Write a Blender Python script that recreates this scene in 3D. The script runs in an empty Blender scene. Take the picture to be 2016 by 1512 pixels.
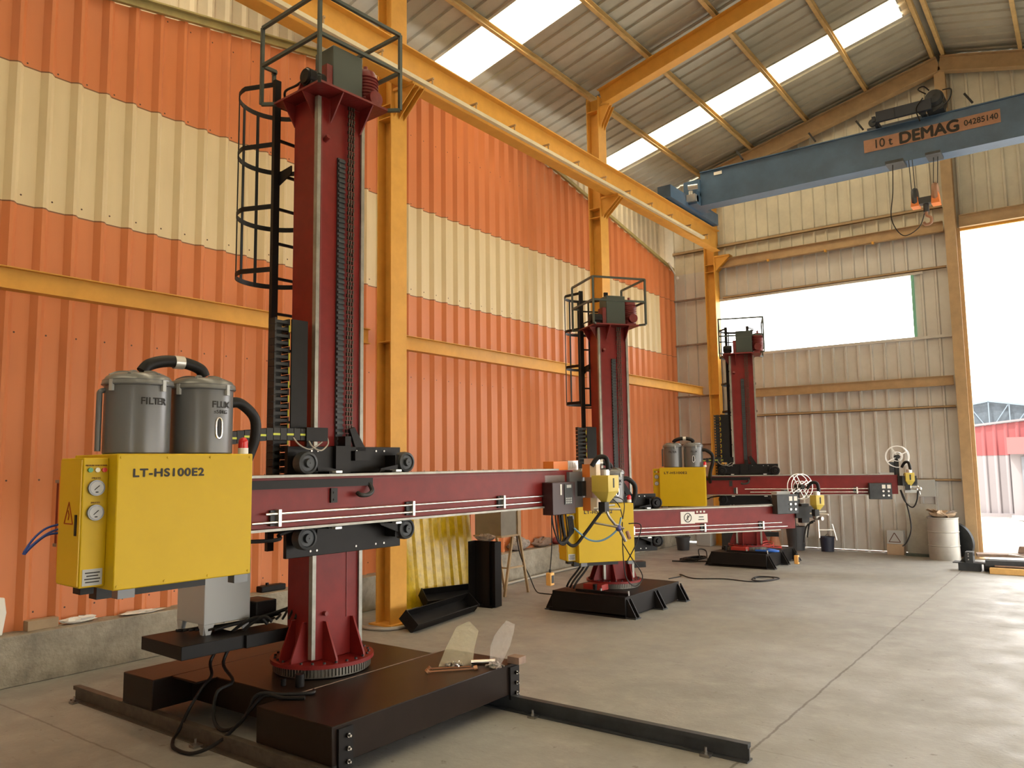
import bpy, math, random
from mathutils import Vector, Matrix
random.seed(7)
S = bpy.context.scene
COL = S.collection
R = math.radians

# ------------------------------------------------------------------ camera
cam_d = bpy.data.cameras.new('camera')
cam = bpy.data.objects.new('camera', cam_d)
COL.objects.link(cam)
S.camera = cam
yaw, pitch, roll = R(-36.57274583), R(5.78954809), R(-0.7772756)
fw = Vector((math.sin(yaw)*math.cos(pitch), math.cos(yaw)*math.cos(pitch), math.sin(pitch)))
r0 = Vector((math.cos(yaw), -math.sin(yaw), 0)); u0 = r0.cross(fw)
rt = math.cos(roll)*r0 + math.sin(roll)*u0
up = -math.sin(roll)*r0 + math.cos(roll)*u0
m = Matrix((rt, up, -fw)).transposed().to_4x4()
m.translation = Vector((0, 0, 2.0))
cam.matrix_world = m
cam_d.sensor_fit = 'HORIZONTAL'
cam_d.sensor_width = 36.0
cam_d.lens = 1541.46/2016*36.0
cam_d.clip_end = 300

# ------------------------------------------------------------------ light and exposure
W = bpy.data.worlds.new('sky'); S.world = W; W.use_nodes = True
nt = W.node_tree; nt.nodes.clear()
wo = nt.nodes.new('ShaderNodeOutputWorld'); bg = nt.nodes.new('ShaderNodeBackground')
bg.inputs[0].default_value = (1.0, 0.975, 0.935, 1); bg.inputs[1].default_value = 7.0
nt.links.new(bg.outputs[0], wo.inputs[0])
sun_d = bpy.data.lights.new('sun', 'SUN'); sun_d.energy = 10; sun_d.angle = R(1.0); sun_d.color = (1, .95, .86)
sun = bpy.data.objects.new('sun', sun_d); COL.objects.link(sun)
sun.rotation_euler = (R(20), R(-24), 0)
S.view_settings.view_transform = 'Standard'; S.view_settings.look = 'None'
S.view_settings.gamma = 1; S.view_settings.use_curve_mapping = False
S.view_settings.exposure = 0.36

# ------------------------------------------------------------------ materials
def mat(name, col, rough=.6, metal=0.0, var=0.0, vscale=3.0, bump=0.0, bscale=40.0, col2=None, spec=None, trans=None, alpha=None):
    M = bpy.data.materials.new(name); M.use_nodes = True
    t = M.node_tree; b = t.nodes['Principled BSDF']
    b.inputs['Base Color'].default_value = (*col, 1); b.inputs['Roughness'].default_value = rough
    b.inputs['Metallic'].default_value = metal
    if spec is not None: b.inputs['Specular IOR Level'].default_value = spec
    if trans: b.inputs['Transmission Weight'].default_value = trans
    if alpha: b.inputs['Alpha'].default_value = alpha
    tc = t.nodes.new('ShaderNodeTexCoord')
    if var > 0 or col2:
        n = t.nodes.new('ShaderNodeTexNoise'); n.inputs['Scale'].default_value = vscale; n.inputs['Detail'].default_value = 6
        n.inputs['Roughness'].default_value = .65
        t.links.new(tc.outputs['Object'], n.inputs['Vector'])
        r = t.nodes.new('ShaderNodeMapRange'); r.inputs[1].default_value = .35; r.inputs[2].default_value = .7
        t.links.new(n.outputs['Fac'], r.inputs[0])
        mx = t.nodes.new('ShaderNodeMix'); mx.data_type = 'RGBA'
        c2 = col2 if col2 else tuple(max(0, c*(1-var)) for c in col)
        mx.inputs[6].default_value = (*col, 1); mx.inputs[7].default_value = (*c2, 1)
        t.links.new(r.outputs[0], mx.inputs[0]); t.links.new(mx.outputs[2], b.inputs['Base Color'])
    if bump > 0:
        n2 = t.nodes.new('ShaderNodeTexNoise'); n2.inputs['Scale'].default_value = bscale
        t.links.new(tc.outputs['Object'], n2.inputs['Vector'])
        bp = t.nodes.new('ShaderNodeBump'); bp.inputs['Strength'].default_value = bump; bp.inputs['Distance'].default_value = .02
        t.links.new(n2.outputs['Fac'], bp.inputs['Height']); t.links.new(bp.outputs[0], b.inputs['Normal'])
    return M

M_red = mat('machine red paint', (.20, .013, .011), .42, var=.25, vscale=5, spec=.28)
M_redd = mat('weathered red paint', (.20, .018, .016), .45, var=.3, vscale=9, bump=.1)
M_black = mat('black machine paint', (.010, .0085, .008), .45, var=.3, vscale=6, spec=.2)
M_base = mat('black brown base paint', (.016, .009, .006), .36, var=.3, vscale=4, spec=.2)
M_blackm = mat('matt black', (.012, .012, .012), .6)
M_rubber = mat('black rubber', (.010, .010, .010), .55)
M_steel = mat('bare steel', (.42, .40, .37), .35, 1.0, var=.35, vscale=8)
M_rail = mat('worn grey guide rail', (.32, .31, .27), .42, .6, var=.35, vscale=7)
M_chrome = mat('bright rod', (.85, .83, .80), .22, 1.0)
M_cab = mat('yellow cabinet paint', (.58, .39, .008), .45, var=.06, vscale=3, spec=.25)
M_ylw = mat('structural yellow paint', (.70, .36, .065), .5, var=.14, spec=.3, vscale=4)
M_ylo = mat('dusty yellow brown paint', (.46, .31, .16), .55, var=.2, vscale=5)
M_pur = mat('dusty yellow purlin paint', (.56, .38, .15), .6, var=.25, vscale=5)
M_greyd = mat('dark grey tank paint', (.13, .135, .14), .28, .15)
M_greyl = mat('light grey cabinet paint', (.40, .41, .40), .42)
M_silver = mat('silver aluminium', (.62, .60, .57), .35, .7)
M_orange = mat('orange paint', (.72, .20, .035), .45)
M_green = mat('dark green grey paint', (.05, .065, .055), .42)
M_blue = mat('crane blue paint', (.065, .125, .215), .42, var=.3, vscale=2.2, bump=.06)
M_plate = mat('faded orange plate', (.38, .20, .12), .6, var=.2, vscale=8)
M_text = mat('dark lettering', (.012, .009, .006), .6)
M_textb = mat('dark brown lettering', (.10, .03, .008), .6)
M_white = mat('white sticker', (.75, .73, .68), .5)
M_conc = mat('old concrete curb', (.36, .32, .25), .85, var=.5, vscale=4, bump=.5, bscale=25)
M_hose = mat('black hose', (.009, .008, .008), .5, spec=.25)
M_hoseg = mat('grey hose', (.34, .31, .26), .6)
M_bluet = mat('blue tube', (.03, .07, .30), .4)
M_greenmark = mat('yellow green chain marks', (.55, .60, .05), .5)
M_lred = mat('red lamp', (.6, .02, .02), .25)
M_gbx = mat('red gearbox paint', (.34, .03, .022), .45)
M_lgreen = mat('green button', (.01, .25, .06), .3)
M_lwhite = mat('clear button', (.7, .65, .5), .3)
M_dial = mat('gauge dial', (.46, .48, .50), .5)
M_oldy = mat('scuffed yellow sheet paint', (.62, .42, .012), .28, var=.35, vscale=9, bump=.25, bscale=14)
M_rag = mat('dirty cloth', (.35, .30, .26), .95, var=.5, vscale=18, bump=.6, bscale=30)
M_card = mat('cardboard', (.45, .33, .22), .9, var=.2, vscale=7)
M_wood = mat('pale timber', (.70, .42, .14), .7, var=.2, vscale=9)
M_drum = mat('grey steel drum', (.42, .40, .36), .42, .35, var=.12, vscale=5)
M_dark = mat('dark scrap steel', (.05, .055, .06), .5, .3, var=.4, vscale=6)
M_rust = mat('rusty brown steel', (.28, .19, .14), .7, .1, var=.4, vscale=8)
M_conep = mat('dull orange plastic', (.40, .17, .09), .7, var=.2)
M_bucket = mat('dark grey plastic', (.045, .047, .052), .55)
M_peach = mat('yellow pendant plastic', (.72, .38, .10), .5)
M_dia = mat('dirty wall cable', (.05, .04, .035), .8)
M_fence = mat('pale blue truss paint', (.10, .13, .16), .5)
M_bred = mat('bright red cladding', (.14, .022, .024), .6)
M_bwhite = mat('white cladding', (.13, .115, .12), .6)
M_copper = mat('copper brown tool steel', (.55, .30, .17), .35, .9)
M_bag1 = mat('yellowish plastic film', (.80, .74, .50), .22, bump=.9, bscale=22, alpha=.20)
M_bag2 = mat('clear plastic film', (.90, .86, .86), .12, bump=1.0, bscale=30, alpha=.14)
M_bag1.surface_render_method = 'BLENDED'; M_bag2.surface_render_method = 'BLENDED'

def math_node(t, op, a, b=None, c=None):
    n = t.nodes.new('ShaderNodeMath'); n.operation = op
    for i, v in enumerate((a, b, c)):
        if v is None: continue
        if isinstance(v, (int, float)): n.inputs[i].default_value = v
        else: t.links.new(v, n.inputs[i])
    return n.outputs[0]

def floor_material():
    M = bpy.data.materials.new('dusty concrete slab'); M.use_nodes = True
    t = M.node_tree; b = t.nodes['Principled BSDF']
    tc = t.nodes.new('ShaderNodeTexCoord'); sp = t.nodes.new('ShaderNodeSeparateXYZ')
    t.links.new(tc.outputs['Object'], sp.inputs[0])
    def noise(sc, det=6, ro=.6, vec=None):
        n = t.nodes.new('ShaderNodeTexNoise'); n.inputs['Scale'].default_value = sc; n.inputs['Detail'].default_value = det
        n.inputs['Roughness'].default_value = ro
        t.links.new(vec if vec else tc.outputs['Object'], n.inputs['Vector']); return n.outputs['Fac']
    def ramp(f, a, b_, lo=0, hi=1):
        r = t.nodes.new('ShaderNodeMapRange'); t.links.new(f, r.inputs[0])
        for i, v in zip((1, 2, 3, 4), (a, b_, lo, hi)): r.inputs[i].default_value = v
        return r.outputs[0]
    def mix(f, a, c):
        x = t.nodes.new('ShaderNodeMix'); x.data_type = 'RGBA'
        t.links.new(f, x.inputs[0])
        for i, v in ((6, a), (7, c)):
            if isinstance(v, tuple): x.inputs[i].default_value = (*v, 1)
            else: t.links.new(v, x.inputs[i])
        return x.outputs[2]
    c = mix(ramp(noise(.55), .35, .68), (.29, .283, .262), (.215, .208, .19))
    c = mix(ramp(noise(4, 8, .7), .5, .78, 0, .55), c, (.37, .355, .325))
    mp = t.nodes.new('ShaderNodeMapping'); mp.inputs['Scale'].default_value = (2.2, 9, 1); mp.inputs['Rotation'].default_value = (0, 0, .6)
    t.links.new(tc.outputs['Object'], mp.inputs[0])
    c = mix(ramp(noise(1.6, 6, .8, mp.outputs[0]), .58, .70, 0, .7), c, (.17, .155, .13))
    c = mix(ramp(noise(11, 4, .6), .66, .72, 0, .75), c, (.13, .115, .095))
    w = noise(3.5, 5, .7)
    wob = math_node(t, 'MULTIPLY', math_node(t, 'SUBTRACT', w, .5), .05)
    def crack(coord, at, width, strength=1.0, lim=None):
        d = math_node(t, 'ABSOLUTE', math_node(t, 'ADD', math_node(t, 'SUBTRACT', coord, at), wob))
        return ramp(d, width*.4, width, strength, 0)
    for coord, at, wd, st in ((sp.outputs[0], -2.065, .014, .85), (sp.outputs[1], 11.08, .014, .6), (sp.outputs[1], 2.95, .012, .6), (sp.outputs[1], 5.55, .01, .25)):
        c = mix(crack(coord, at, wd, st), c, (.10, .085, .07))
    t.links.new(c, b.inputs['Base Color'])
    t.links.new(ramp(noise(2.2), .3, .7, .42, .7), b.inputs['Roughness'])
    bp = t.nodes.new('ShaderNodeBump'); bp.inputs['Strength'].default_value = .25; bp.inputs['Distance'].default_value = .01
    t.links.new(noise(30, 8), bp.inputs['Height']); t.links.new(bp.outputs[0], b.inputs['Normal'])
    return M
M_floor = floor_material()

def wall_material():
    """orange profiled sheet with a cream band that stops short of the gable"""
    M = bpy.data.materials.new('orange sheet with cream band'); M.use_nodes = True
    t = M.node_tree; b = t.nodes['Principled BSDF']
    tc = t.nodes.new('ShaderNodeTexCoord'); sp = t.nodes.new('ShaderNodeSeparateXYZ')
    t.links.new(tc.outputs['Object'], sp.inputs[0])
    x, y, z = sp.outputs
    n = t.nodes.new('ShaderNodeTexNoise'); n.inputs['Scale'].default_value = 2.5; n.inputs['Detail'].default_value = 7
    mp = t.nodes.new('ShaderNodeMapping'); mp.inputs['Scale'].default_value = (1, 3, .5)
    t.links.new(tc.outputs['Object'], mp.inputs[0]); t.links.new(mp.outputs[0], n.inputs['Vector'])
    def mx(f, a, c):
        q = t.nodes.new('ShaderNodeMix'); q.data_type = 'RGBA'; t.links.new(f, q.inputs[0])
        for i, v in ((6, a), (7, c)):
            if isinstance(v, tuple): q.inputs[i].default_value = (*v, 1)
            else: t.links.new(v, q.inputs[i])
        return q.outputs[2]
    orange = mx(n.outputs['Fac'], (.69, .228, .076), (.58, .195, .07))
    cream = mx(n.outputs['Fac'], (.76, .63, .39), (.64, .52, .31))
    band = math_node(t, 'MULTIPLY', math_node(t, 'GREATER_THAN', z, 4.64), math_node(t, 'LESS_THAN', z, 6.08))
    band = math_node(t, 'MULTIPLY', band, math_node(t, 'LESS_THAN', y, 17.48))
    c = mx(band, orange, cream)
    # sheet lap lines
    for at in (4.64, 6.08):
        d = math_node(t, 'LESS_THAN', math_node(t, 'ABSOLUTE', math_node(t, 'SUBTRACT', z, at)), .007)
        c = mx(d, c, (.20, .09, .04))
    # screw heads: small dots at fixed heights along the sheet
    fy = math_node(t, 'SUBTRACT', math_node(t, 'FRACT', math_node(t, 'DIVIDE', math_node(t, 'SUBTRACT', y, .223), .2935)), .10)
    for zz in (6.12, 4.74, 3.35, 1.9, .62, 7.25):
        dz = math_node(t, 'SUBTRACT', z, zz)
        dd = math_node(t, 'ADD', math_node(t, 'POWER', math_node(t, 'MULTIPLY', fy, .2935), 2), math_node(t, 'POWER', dz, 2))
        c = mx(math_node(t, 'LESS_THAN', dd, .00009), c, (.09, .04, .02))
    t.links.new(c, b.inputs['Base Color']); b.inputs['Roughness'].default_value = .5
    return M
M_wall = wall_material()
def sheet_material(name, a, c2, tl=0.0, rough=.5, metal=.0, scale=1.2):
    M = mat(name, a, rough, metal, col2=c2, vscale=scale)
    if tl > 0:
        t = M.node_tree; out = t.nodes['Material Output']; b = t.nodes['Principled BSDF']
        tr = t.nodes.new('ShaderNodeBsdfTranslucent'); tr.inputs[0].default_value = (1, .86, .60, 1)
        ms = t.nodes.new('ShaderNodeMixShader'); ms.inputs[0].default_value = tl
        t.links.new(b.outputs[0], ms.inputs[1]); t.links.new(tr.outputs[0], ms.inputs[2]); t.links.new(ms.outputs[0], out.inputs[0])
    return M
M_gable = sheet_material('galvanised wall sheet', (.60, .585, .55), (.50, .485, .45), rough=.45, metal=.25)
M_gablew = sheet_material('pale upper wall sheet', (.66, .61, .47), (.50, .46, .36), rough=.5)
M_roof = sheet_material('grey roof sheet', (.42, .40, .32), (.33, .315, .25), rough=.5, metal=.2)
M_sky = sheet_material('translucent rooflight sheet', (.9, .9, .85), (.85, .85, .8), tl=.8)

# ------------------------------------------------------------------ mesh builder
class MB:
    def __init__(s): s.v = []; s.f = []; s.sm = []
    def add(s, vs, fs, smooth=False):
        o = len(s.v); s.v += [tuple(v) for v in vs]
        for f in fs: s.f.append(tuple(i+o for i in f)); s.sm.append(smooth)
        return s
    def box(s, x0, x1, y0, y1, z0, z1):
        if x0 > x1: x0, x1 = x1, x0
        if y0 > y1: y0, y1 = y1, y0
        if z0 > z1: z0, z1 = z1, z0
        vs = [(x, y, z) for z in (z0, z1) for y in (y0, y1) for x in (x0, x1)]
        return s.add(vs, [(0, 2, 3, 1), (4, 5, 7, 6), (0, 1, 5, 4), (2, 6, 7, 3), (0, 4, 6, 2), (1, 3, 7, 5)])
    def obox(s, c, ax, ay, az, hx, hy, hz):
        c = Vector(c); ax = Vector(ax).normalized(); ay = Vector(ay).normalized(); az = Vector(az).normalized()
        vs = [c+ax*hx*i+ay*hy*j+az*hz*k for k in (-1, 1) for j in (-1, 1) for i in (-1, 1)]
        return s.add(vs, [(0, 2, 3, 1), (4, 5, 7, 6), (0, 1, 5, 4), (2, 6, 7, 3), (0, 4, 6, 2), (1, 3, 7, 5)])
    def bar(s, a, b, w, h=None, upv=(0, 0, 1)):
        a = Vector(a); b = Vector(b); h = h or w; d = (b-a).normalized(); u = Vector(upv)
        if abs(d.dot(u)) > .98: u = Vector((0, 1, 0))
        r = d.cross(u).normalized(); u = r.cross(d)
        return s.obox((a+b)/2, r, d, u, w/2, (b-a).length/2, h/2)
    def prism(s, pts, ext):
        n = len(pts); e = Vector(ext); P = [Vector(p) for p in pts]
        vs = P+[p+e for p in P]
        return s.add(vs, [tuple(range(n))[::-1], tuple(range(n, 2*n))]+[(i, (i+1) % n, n+(i+1) % n, n+i) for i in range(n)])
    def cyl(s, a, b, r, n=16, r2=None, cap=True):
        a = Vector(a); b = Vector(b); r2 = r if r2 is None else r2; d = (b-a).normalized()
        u = Vector((0, 0, 1)) if abs(d.z) < .9 else Vector((1, 0, 0)); x = d.cross(u).normalized(); y = d.cross(x)
        vs = [a+(x*math.cos(2*math.pi*i/n)+y*math.sin(2*math.pi*i/n))*r for i in range(n)]
        vs += [b+(x*math.cos(2*math.pi*i/n)+y*math.sin(2*math.pi*i/n))*r2 for i in range(n)]
        s.add(vs, [(i, (i+1) % n, n+(i+1) % n, n+i) for i in range(n)], True)
        if cap: s.add(vs, [tuple(range(n))[::-1], tuple(range(n, 2*n))])
        return s
    def lathe(s, prof, c=(0, 0, 0), n=28, axis='z'):
        c = Vector(c); vs = []
        for r, h in prof:
            for i in range(n):
                t = 2*math.pi*i/n; p = (r*math.cos(t), r*math.sin(t), h)
                if axis == 'x': p = (h, p[0], p[1])
                if axis == 'y': p = (p[0], h, p[1])
                vs.append(c+Vector(p))
        fs = [(k*n+i, k*n+(i+1) % n, (k+1)*n+(i+1) % n, (k+1)*n+i) for k in range(len(prof)-1) for i in range(n)]
        return s.add(vs, fs, True)
    def tube(s, pts, r, n=8, closed=False, sub=6):
        P = [Vector(p) for p in pts]
        if sub > 1 and len(P) > 2:
            Q = []; m_ = len(P)
            for i in range(m_ if closed else m_-1):
                p0 = P[i-1] if (i > 0 or closed) else P[0]; p1 = P[i]; p2 = P[(i+1) % m_]
                p3 = P[(i+2) % m_] if (closed or i+2 < m_) else P[-1]
                for k in range(sub):
                    t = k/sub
                    Q.append(.5*((2*p1)+(-p0+p2)*t+(2*p0-5*p1+4*p2-p3)*t*t+(-p0+3*p1-3*p2+p3)*t**3))
            if not closed: Q.append(P[-1])
            P = Q
        vs = []; m_ = len(P); pu = None
        for i, p in enumerate(P):
            d = (P[(i+1) % m_]-P[i-1]) if closed else (P[min(i+1, m_-1)]-P[max(i-1, 0)])
            if d.length < 1e-9: d = Vector((0, 0, 1))
            d.normalize()
            if pu is None: pu = Vector((0, 0, 1)) if abs(d.z) < .9 else Vector((1, 0, 0))
            x = d.cross(pu)
            if x.length < 1e-6: x = d.cross(Vector((0, 1, 0)))
            x.normalize(); pu = x.cross(d)
            vs += [p+(x*math.cos(2*math.pi*k/n)+pu*math.sin(2*math.pi*k/n))*r for k in range(n)]
        fs = [(i*n+k, i*n+(k+1) % n, ((i+1) % m_)*n+(k+1) % n, ((i+1) % m_)*n+k) for i in range(m_ if closed else m_-1) for k in range(n)]
        s.add(vs, fs, True)
        if not closed: s.add(vs[:n], [tuple(range(n))]); s.add(vs[-n:], [tuple(range(n))[::-1]])
        return s
    def sphere(s, c, r, n=12, sz=1.0):
        return s.lathe([(max(1e-4, r*math.sin(math.pi*k/8)), -r*sz*math.cos(math.pi*k/8)) for k in range(9)], c, n)
    def ibeam(s, a, b, h, w, tw=.012, tf=.016, upv=(0, 0, 1)):
        """H section from a to b; upv is the web direction"""
        a = Vector(a); b = Vector(b); d = (b-a).normalized(); u = Vector(upv); r = d.cross(u).normalized(); u = r.cross(d)
        c = (a+b)/2; L = (b-a).length/2
        s.obox(c, r, d, u, tw/2, L, h/2-tf)
        s.obox(c+u*(h/2-tf/2), r, d, u, w/2, L, tf/2); s.obox(c-u*(h/2-tf/2), r, d, u, w/2, L, tf/2)
        return s
    def build(s, name, m_, parent=None, bevel=0, merge=False):
        me = bpy.data.meshes.new(name); me.from_pydata(s.v, [], s.f)
        me.polygons.foreach_set('use_smooth', s.sm)
        if isinstance(m_, (list, tuple)):
            for q in m_: me.materials.append(q)
        else: me.materials.append(m_)
        me.update(); me.validate(); me.set_sharp_from_angle(angle=R(38))
        o = bpy.data.objects.new(name, me); COL.objects.link(o)
        if parent: o.parent = parent
        if bevel:
            bv = o.modifiers.new('bevel', 'BEVEL'); bv.width = bevel; bv.segments = 2; bv.limit_method = 'ANGLE'
        return o
def bx(*a): return MB().box(*a)
def tag(o, label=None, cat=None, group=None, kind=None):
    if label: o['label'] = label
    if cat: o['category'] = cat
    if group: o['group'] = group
    if kind: o['kind'] = kind
    return o
def empty(name, loc=(0, 0, 0), rz=0, sc=1.0):
    o = bpy.data.objects.new(name, None); COL.objects.link(o); o.empty_display_size = .1
    o.location = loc; o.rotation_euler = (0, 0, rz); o.scale = (sc,)*3
    return o
def text(body, size, loc, xdir, ydir, m_, name, parent=None, width=None, bold=0.0, space=1.0):
    cu = bpy.data.curves.new(name, 'FONT'); cu.body = body; cu.size = size; cu.extrude = .001; cu.space_character = space
    cu.align_x = 'LEFT'; cu.align_y = 'BOTTOM_BASELINE'
    to = bpy.data.objects.new('tmp', cu); COL.objects.link(to)
    dg = bpy.context.evaluated_depsgraph_get()
    me = bpy.data.meshes.new_from_object(to.evaluated_get(dg))
    bpy.data.objects.remove(to)
    if width:
        xs = [v.co.x for v in me.vertices]; k = width/(max(xs)-min(xs))
        for v in me.vertices: v.co.x *= k
    if bold:
        vs = [v.co.copy() for v in me.vertices]; fs = [tuple(p.vertices) for p in me.polygons]; V = []; F = []
        for k, (dx, dy) in enumerate(((0, 0), (-bold, 0), (bold, 0), (0, bold), (0, -bold))):
            o_ = len(V); V += [(v.x+dx, v.y+dy, v.z+k*1e-5) for v in vs]; F += [tuple(i+o_ for i in f) for f in fs]
        me = bpy.data.meshes.new(name); me.from_pydata(V, [], F)
    me.materials.clear(); me.materials.append(m_)
    X = Vector(xdir).normalized(); Y = Vector(ydir).normalized(); Z = X.cross(Y)
    mm = Matrix((X, Y, Z)).transposed().to_4x4(); mm.translation = Vector(loc)
    me.transform(mm)
    o = bpy.data.objects.new(name, me); COL.objects.link(o)
    if parent: o.parent = parent
    return o
def struct(o): o['kind'] = 'structure'; return o

# ------------------------------------------------------------------ the hall
YC = 18.42; XL = -8.45; RX, RZ = -2.1, 10.43; SL = .25
def roofz(x): return RZ-SL*abs(x-RX)
def profile(u0, u1, p=.2935, d=.054, fr=(.0, .54, .73, .84, 1.0), vals=(0, 0, 1, 1, 0), off=0.0):
    pts = []; u = math.floor(u0/p)*p+off-p
    while u < u1+p:
        for k in range(4): pts.append((u+fr[k]*p, vals[k]*d))
        u += p
    def at(t):
        for (a, va), (b, vb) in zip(pts, pts[1:]):
            if a <= t <= b: return va+(vb-va)*(t-a)/(b-a+1e-9)
        return 0
    out = [(u0, at(u0))]+[q for q in pts if u0 < q[0] < u1]+[(u1, at(u1))]
    return out, at

struct(bx(XL-.3, 10, -7, 18.75, -.3, 0).build('floor', M_floor))
# exterior yard
struct(bx(-60, 60, 18.75, 90, -.32, -.02).build('trim_1', mat('sunlit yard concrete', (.62, .58, .52), .8, var=.15, vscale=1)))
struct(bx(10, 60, -40, 18.75, -.32, -.02).build('trim_2', mat('yard concrete beside the hall', (.55, .52, .47), .8)))
struct(bx(-60, 10, -40, -7, -.32, -.02).build('trim_3', mat('yard concrete behind', (.5, .47, .42), .8)))

# concrete curb under the left wall
cb = MB().box(-8.62, -8.2, -5, 18.3, 0, .465)
o = struct(cb.build('baseboard_left', M_conc, bevel=.01))

# orange cladding: outline of a lower gable of its own
def topz(y):
    if y < 10.3: return 8.37-.19*(10.3-y) if y > 4 else 8.37-.19*6.3-.19*(4-y)
    return 8.37-.187*(y-10.3)
prof, _ = profile(-5, YC-.02, off=.223)
mb = MB()
for (a, da), (b, db) in zip(prof, prof[1:]):
    xa, xb = XL+da, XL+db
    mb.add([(xa, a, .462), (xb, b, .462), (xb, b, topz(b)), (xa, a, topz(a))], [(3, 2, 1, 0)])
struct(mb.build('wall_left', M_wall))
# flashing angle along its sloping top edge
fl = MB()
fl.bar((XL+.07, -5, topz(-5)+.03), (XL+.07, 10.3, 8.40), .05, .08)
fl.bar((XL+.12, -5, topz(-5)+.08), (XL+.12, 10.3, 8.45), .05, .02)
fl.bar((XL+.07, 10.3, 8.40), (XL+.07, YC-.1, topz(YC)+.02), .05, .07)
struct(fl.build('trim_4', mat('olive yellow flashing', (.42, .36, .14), .6, var=.3)))
# upper side wall behind it up to the roof
prof, _ = profile(-5, YC, p=.25, d=.03)
mb = MB()
for (a, da), (b, db) in zip(prof, prof[1:]):
    mb.add([(XL-.36+da, a, 6.2), (XL-.36+db, b, 6.2), (XL-.36+db, b, roofz(XL-.36)+.14), (XL-.36+da, a, roofz(XL-.36)+.14)], [(3, 2, 1, 0)])
struct(mb.build('wall_left_upper', M_gablew))

# gable wall with window and doorway openings
HOLES = [(-7.24, -2.90, 4.55, 5.92), (-1.97, 4.6, -1, 6.74)]
edges = sorted({h[0] for h in HOLES} | {h[1] for h in HOLES})
prof, at = profile(-8.95, 5.6, p=.27, d=.038, fr=(0, .76, .80, .93, 1.0))
xs = sorted({round(p[0], 5) for p in prof} | {e for e in edges if -8.95 < e < 5.6})
mlo, mhi = MB(), MB()
for a, b in zip(xs, xs[1:]):
    if b-a < 1e-5: continue
    mid = (a+b)/2; spans = [(.03, None)]
    holes = sorted([(h[2], h[3]) for h in HOLES if h[0] < mid < h[1]])
    lo = .03; sp_ = []
    for h0, h1 in holes:
        if h0 > lo: sp_.append((lo, h0, h0))
        lo = h1
    sp_.append((lo, roofz(a)+.14, roofz(b)+.14))
    for z0, za, zb in sp_:
        # lower sheets are bare galvanised, the upper ones painted pale
        for t_, c0, c1 in ((mlo, -9, 6.74), (mhi, 6.74, 99)):
            q0 = max(z0, c0); qa = min(za, c1); qb = min(zb, c1)
            if qa <= q0: continue
            ya, yb = YC-at(a), YC-at(b)
            t_.add([(a, ya, q0), (b, yb, q0), (b, yb, qb), (a, ya, qa)], [(0, 1, 2, 3)])
struct(mlo.build('wall_back', M_gable)); struct(mhi.build('wall_back_upper', M_gablew))
# unseen right wall, its open bay sized for light; wall behind camera blocks light
mb = MB(); prof, _ = profile(-5, YC)
for (a, da), (b, db) in zip(prof, prof[1:]):
    zb_ = 2.3 if 2.5 < (a+b)/2 < 17.2 else 0.0
    mb.add([(4.4-da, a, zb_), (4.4-db, b, zb_), (4.4-db, b, roofz(4.4)+.14), (4.4-da, a, roofz(4.4)+.14)], [(0, 1, 2, 3)])
struct(mb.build('wall_right', M_gablew))
fb = MB(); prof, _ = profile(-8.6, 4.6)
for (a, da), (b, db) in zip(prof, prof[1:]):
    zb_ = 2.5 if 2.0 < (a+b)/2 < 3.8 else 0.0  # opening out of view, added to brighten the near floor
    fb.add([(a, -4.9+da, zb_), (b, -4.9+db, zb_), (b, -4.9+db, roofz(b)+.14), (a, -4.9+da, roofz(a)+.14)], [(3, 2, 1, 0)])
struct(fb.build('wall_front', M_gable))
# roof sheets with rooflight strips
SKY = [(-1.4, -.5), (4.2, 5.05), (9.62, 10.5), (15.28, 16.12)]  # strips out of view follow the same spacing, added for more light
def roof_side(x0, x1, skies, nm, m_):
    prof, at = profile(-5, 18.7, p=.32, d=.035, fr=(0, .70, .76, .94, 1))
    ys = sorted({round(p[0], 5) for p in prof} | {e for s_ in skies for e in s_})
    mb = MB(); sk = {s_: MB() for s_ in skies}
    for a, b in zip(ys, ys[1:]):
        mid = (a+b)/2; t_ = mb
        for s_ in skies:
            if s_[0] < mid < s_[1]: t_ = sk[s_]
        def P(x, y): return (x, y, roofz(x)+.16-at(y))
        t_.add([P(x0, a), P(x1, a), P(x1, b), P(x0, b)], [(0, 1, 2, 3)])
    struct(mb.build(nm, m_))
    return sk
sk = roof_side(XL-.7, RX-.18, SKY, 'ceiling', M_roof)
for i, (k, v) in enumerate(sk.items()): struct(v.build('window_%d' % (i+1), M_sky))
sk = roof_side(RX+.1, 5.0, [(-1.4, -.5), (4.2, 5.05), (9.62, 10.5)], 'ceiling_right', M_roof)  # right slope strips are unseen, added to light the left wall
for i, (k, v) in enumerate(sk.items()): struct(v.build('window_%d' % (i+6), M_sky))
struct(MB().prism([(RX-.32, -5, roofz(RX-.3)+.15), (RX, -5, RZ+.24), (RX+.3, -5, roofz(RX+.3)+.15), (RX, -5, RZ+.21)], (0, 23.7, 0)).build('trim_5', M_roof))

struct(MB().box(RX-.32, RX+.32, YC-.03, YC+.03, RZ+.03, RZ+.23).build('trim_9', M_roof))
# window opening frame and door jambs
wf = MB()
wf.box(-7.24, -2.7, YC-.075, YC-.02, 5.90, 5.96); wf.box(-7.24, -2.1, YC-.075, YC-.02, 4.50, 4.56)
struct(wf.build('trim_6', M_gable))
struct(bx(-2.94, -2.885, YC-.05, YC-.01, 4.55, 5.92).build('trim_7', mat('green edge strip', (.2, .5, .36), .5)))
struct(bx(-7.3, -1.9, YC-.01, YC+.03, 0.0, .02).build('trim_8', M_rust))

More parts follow.
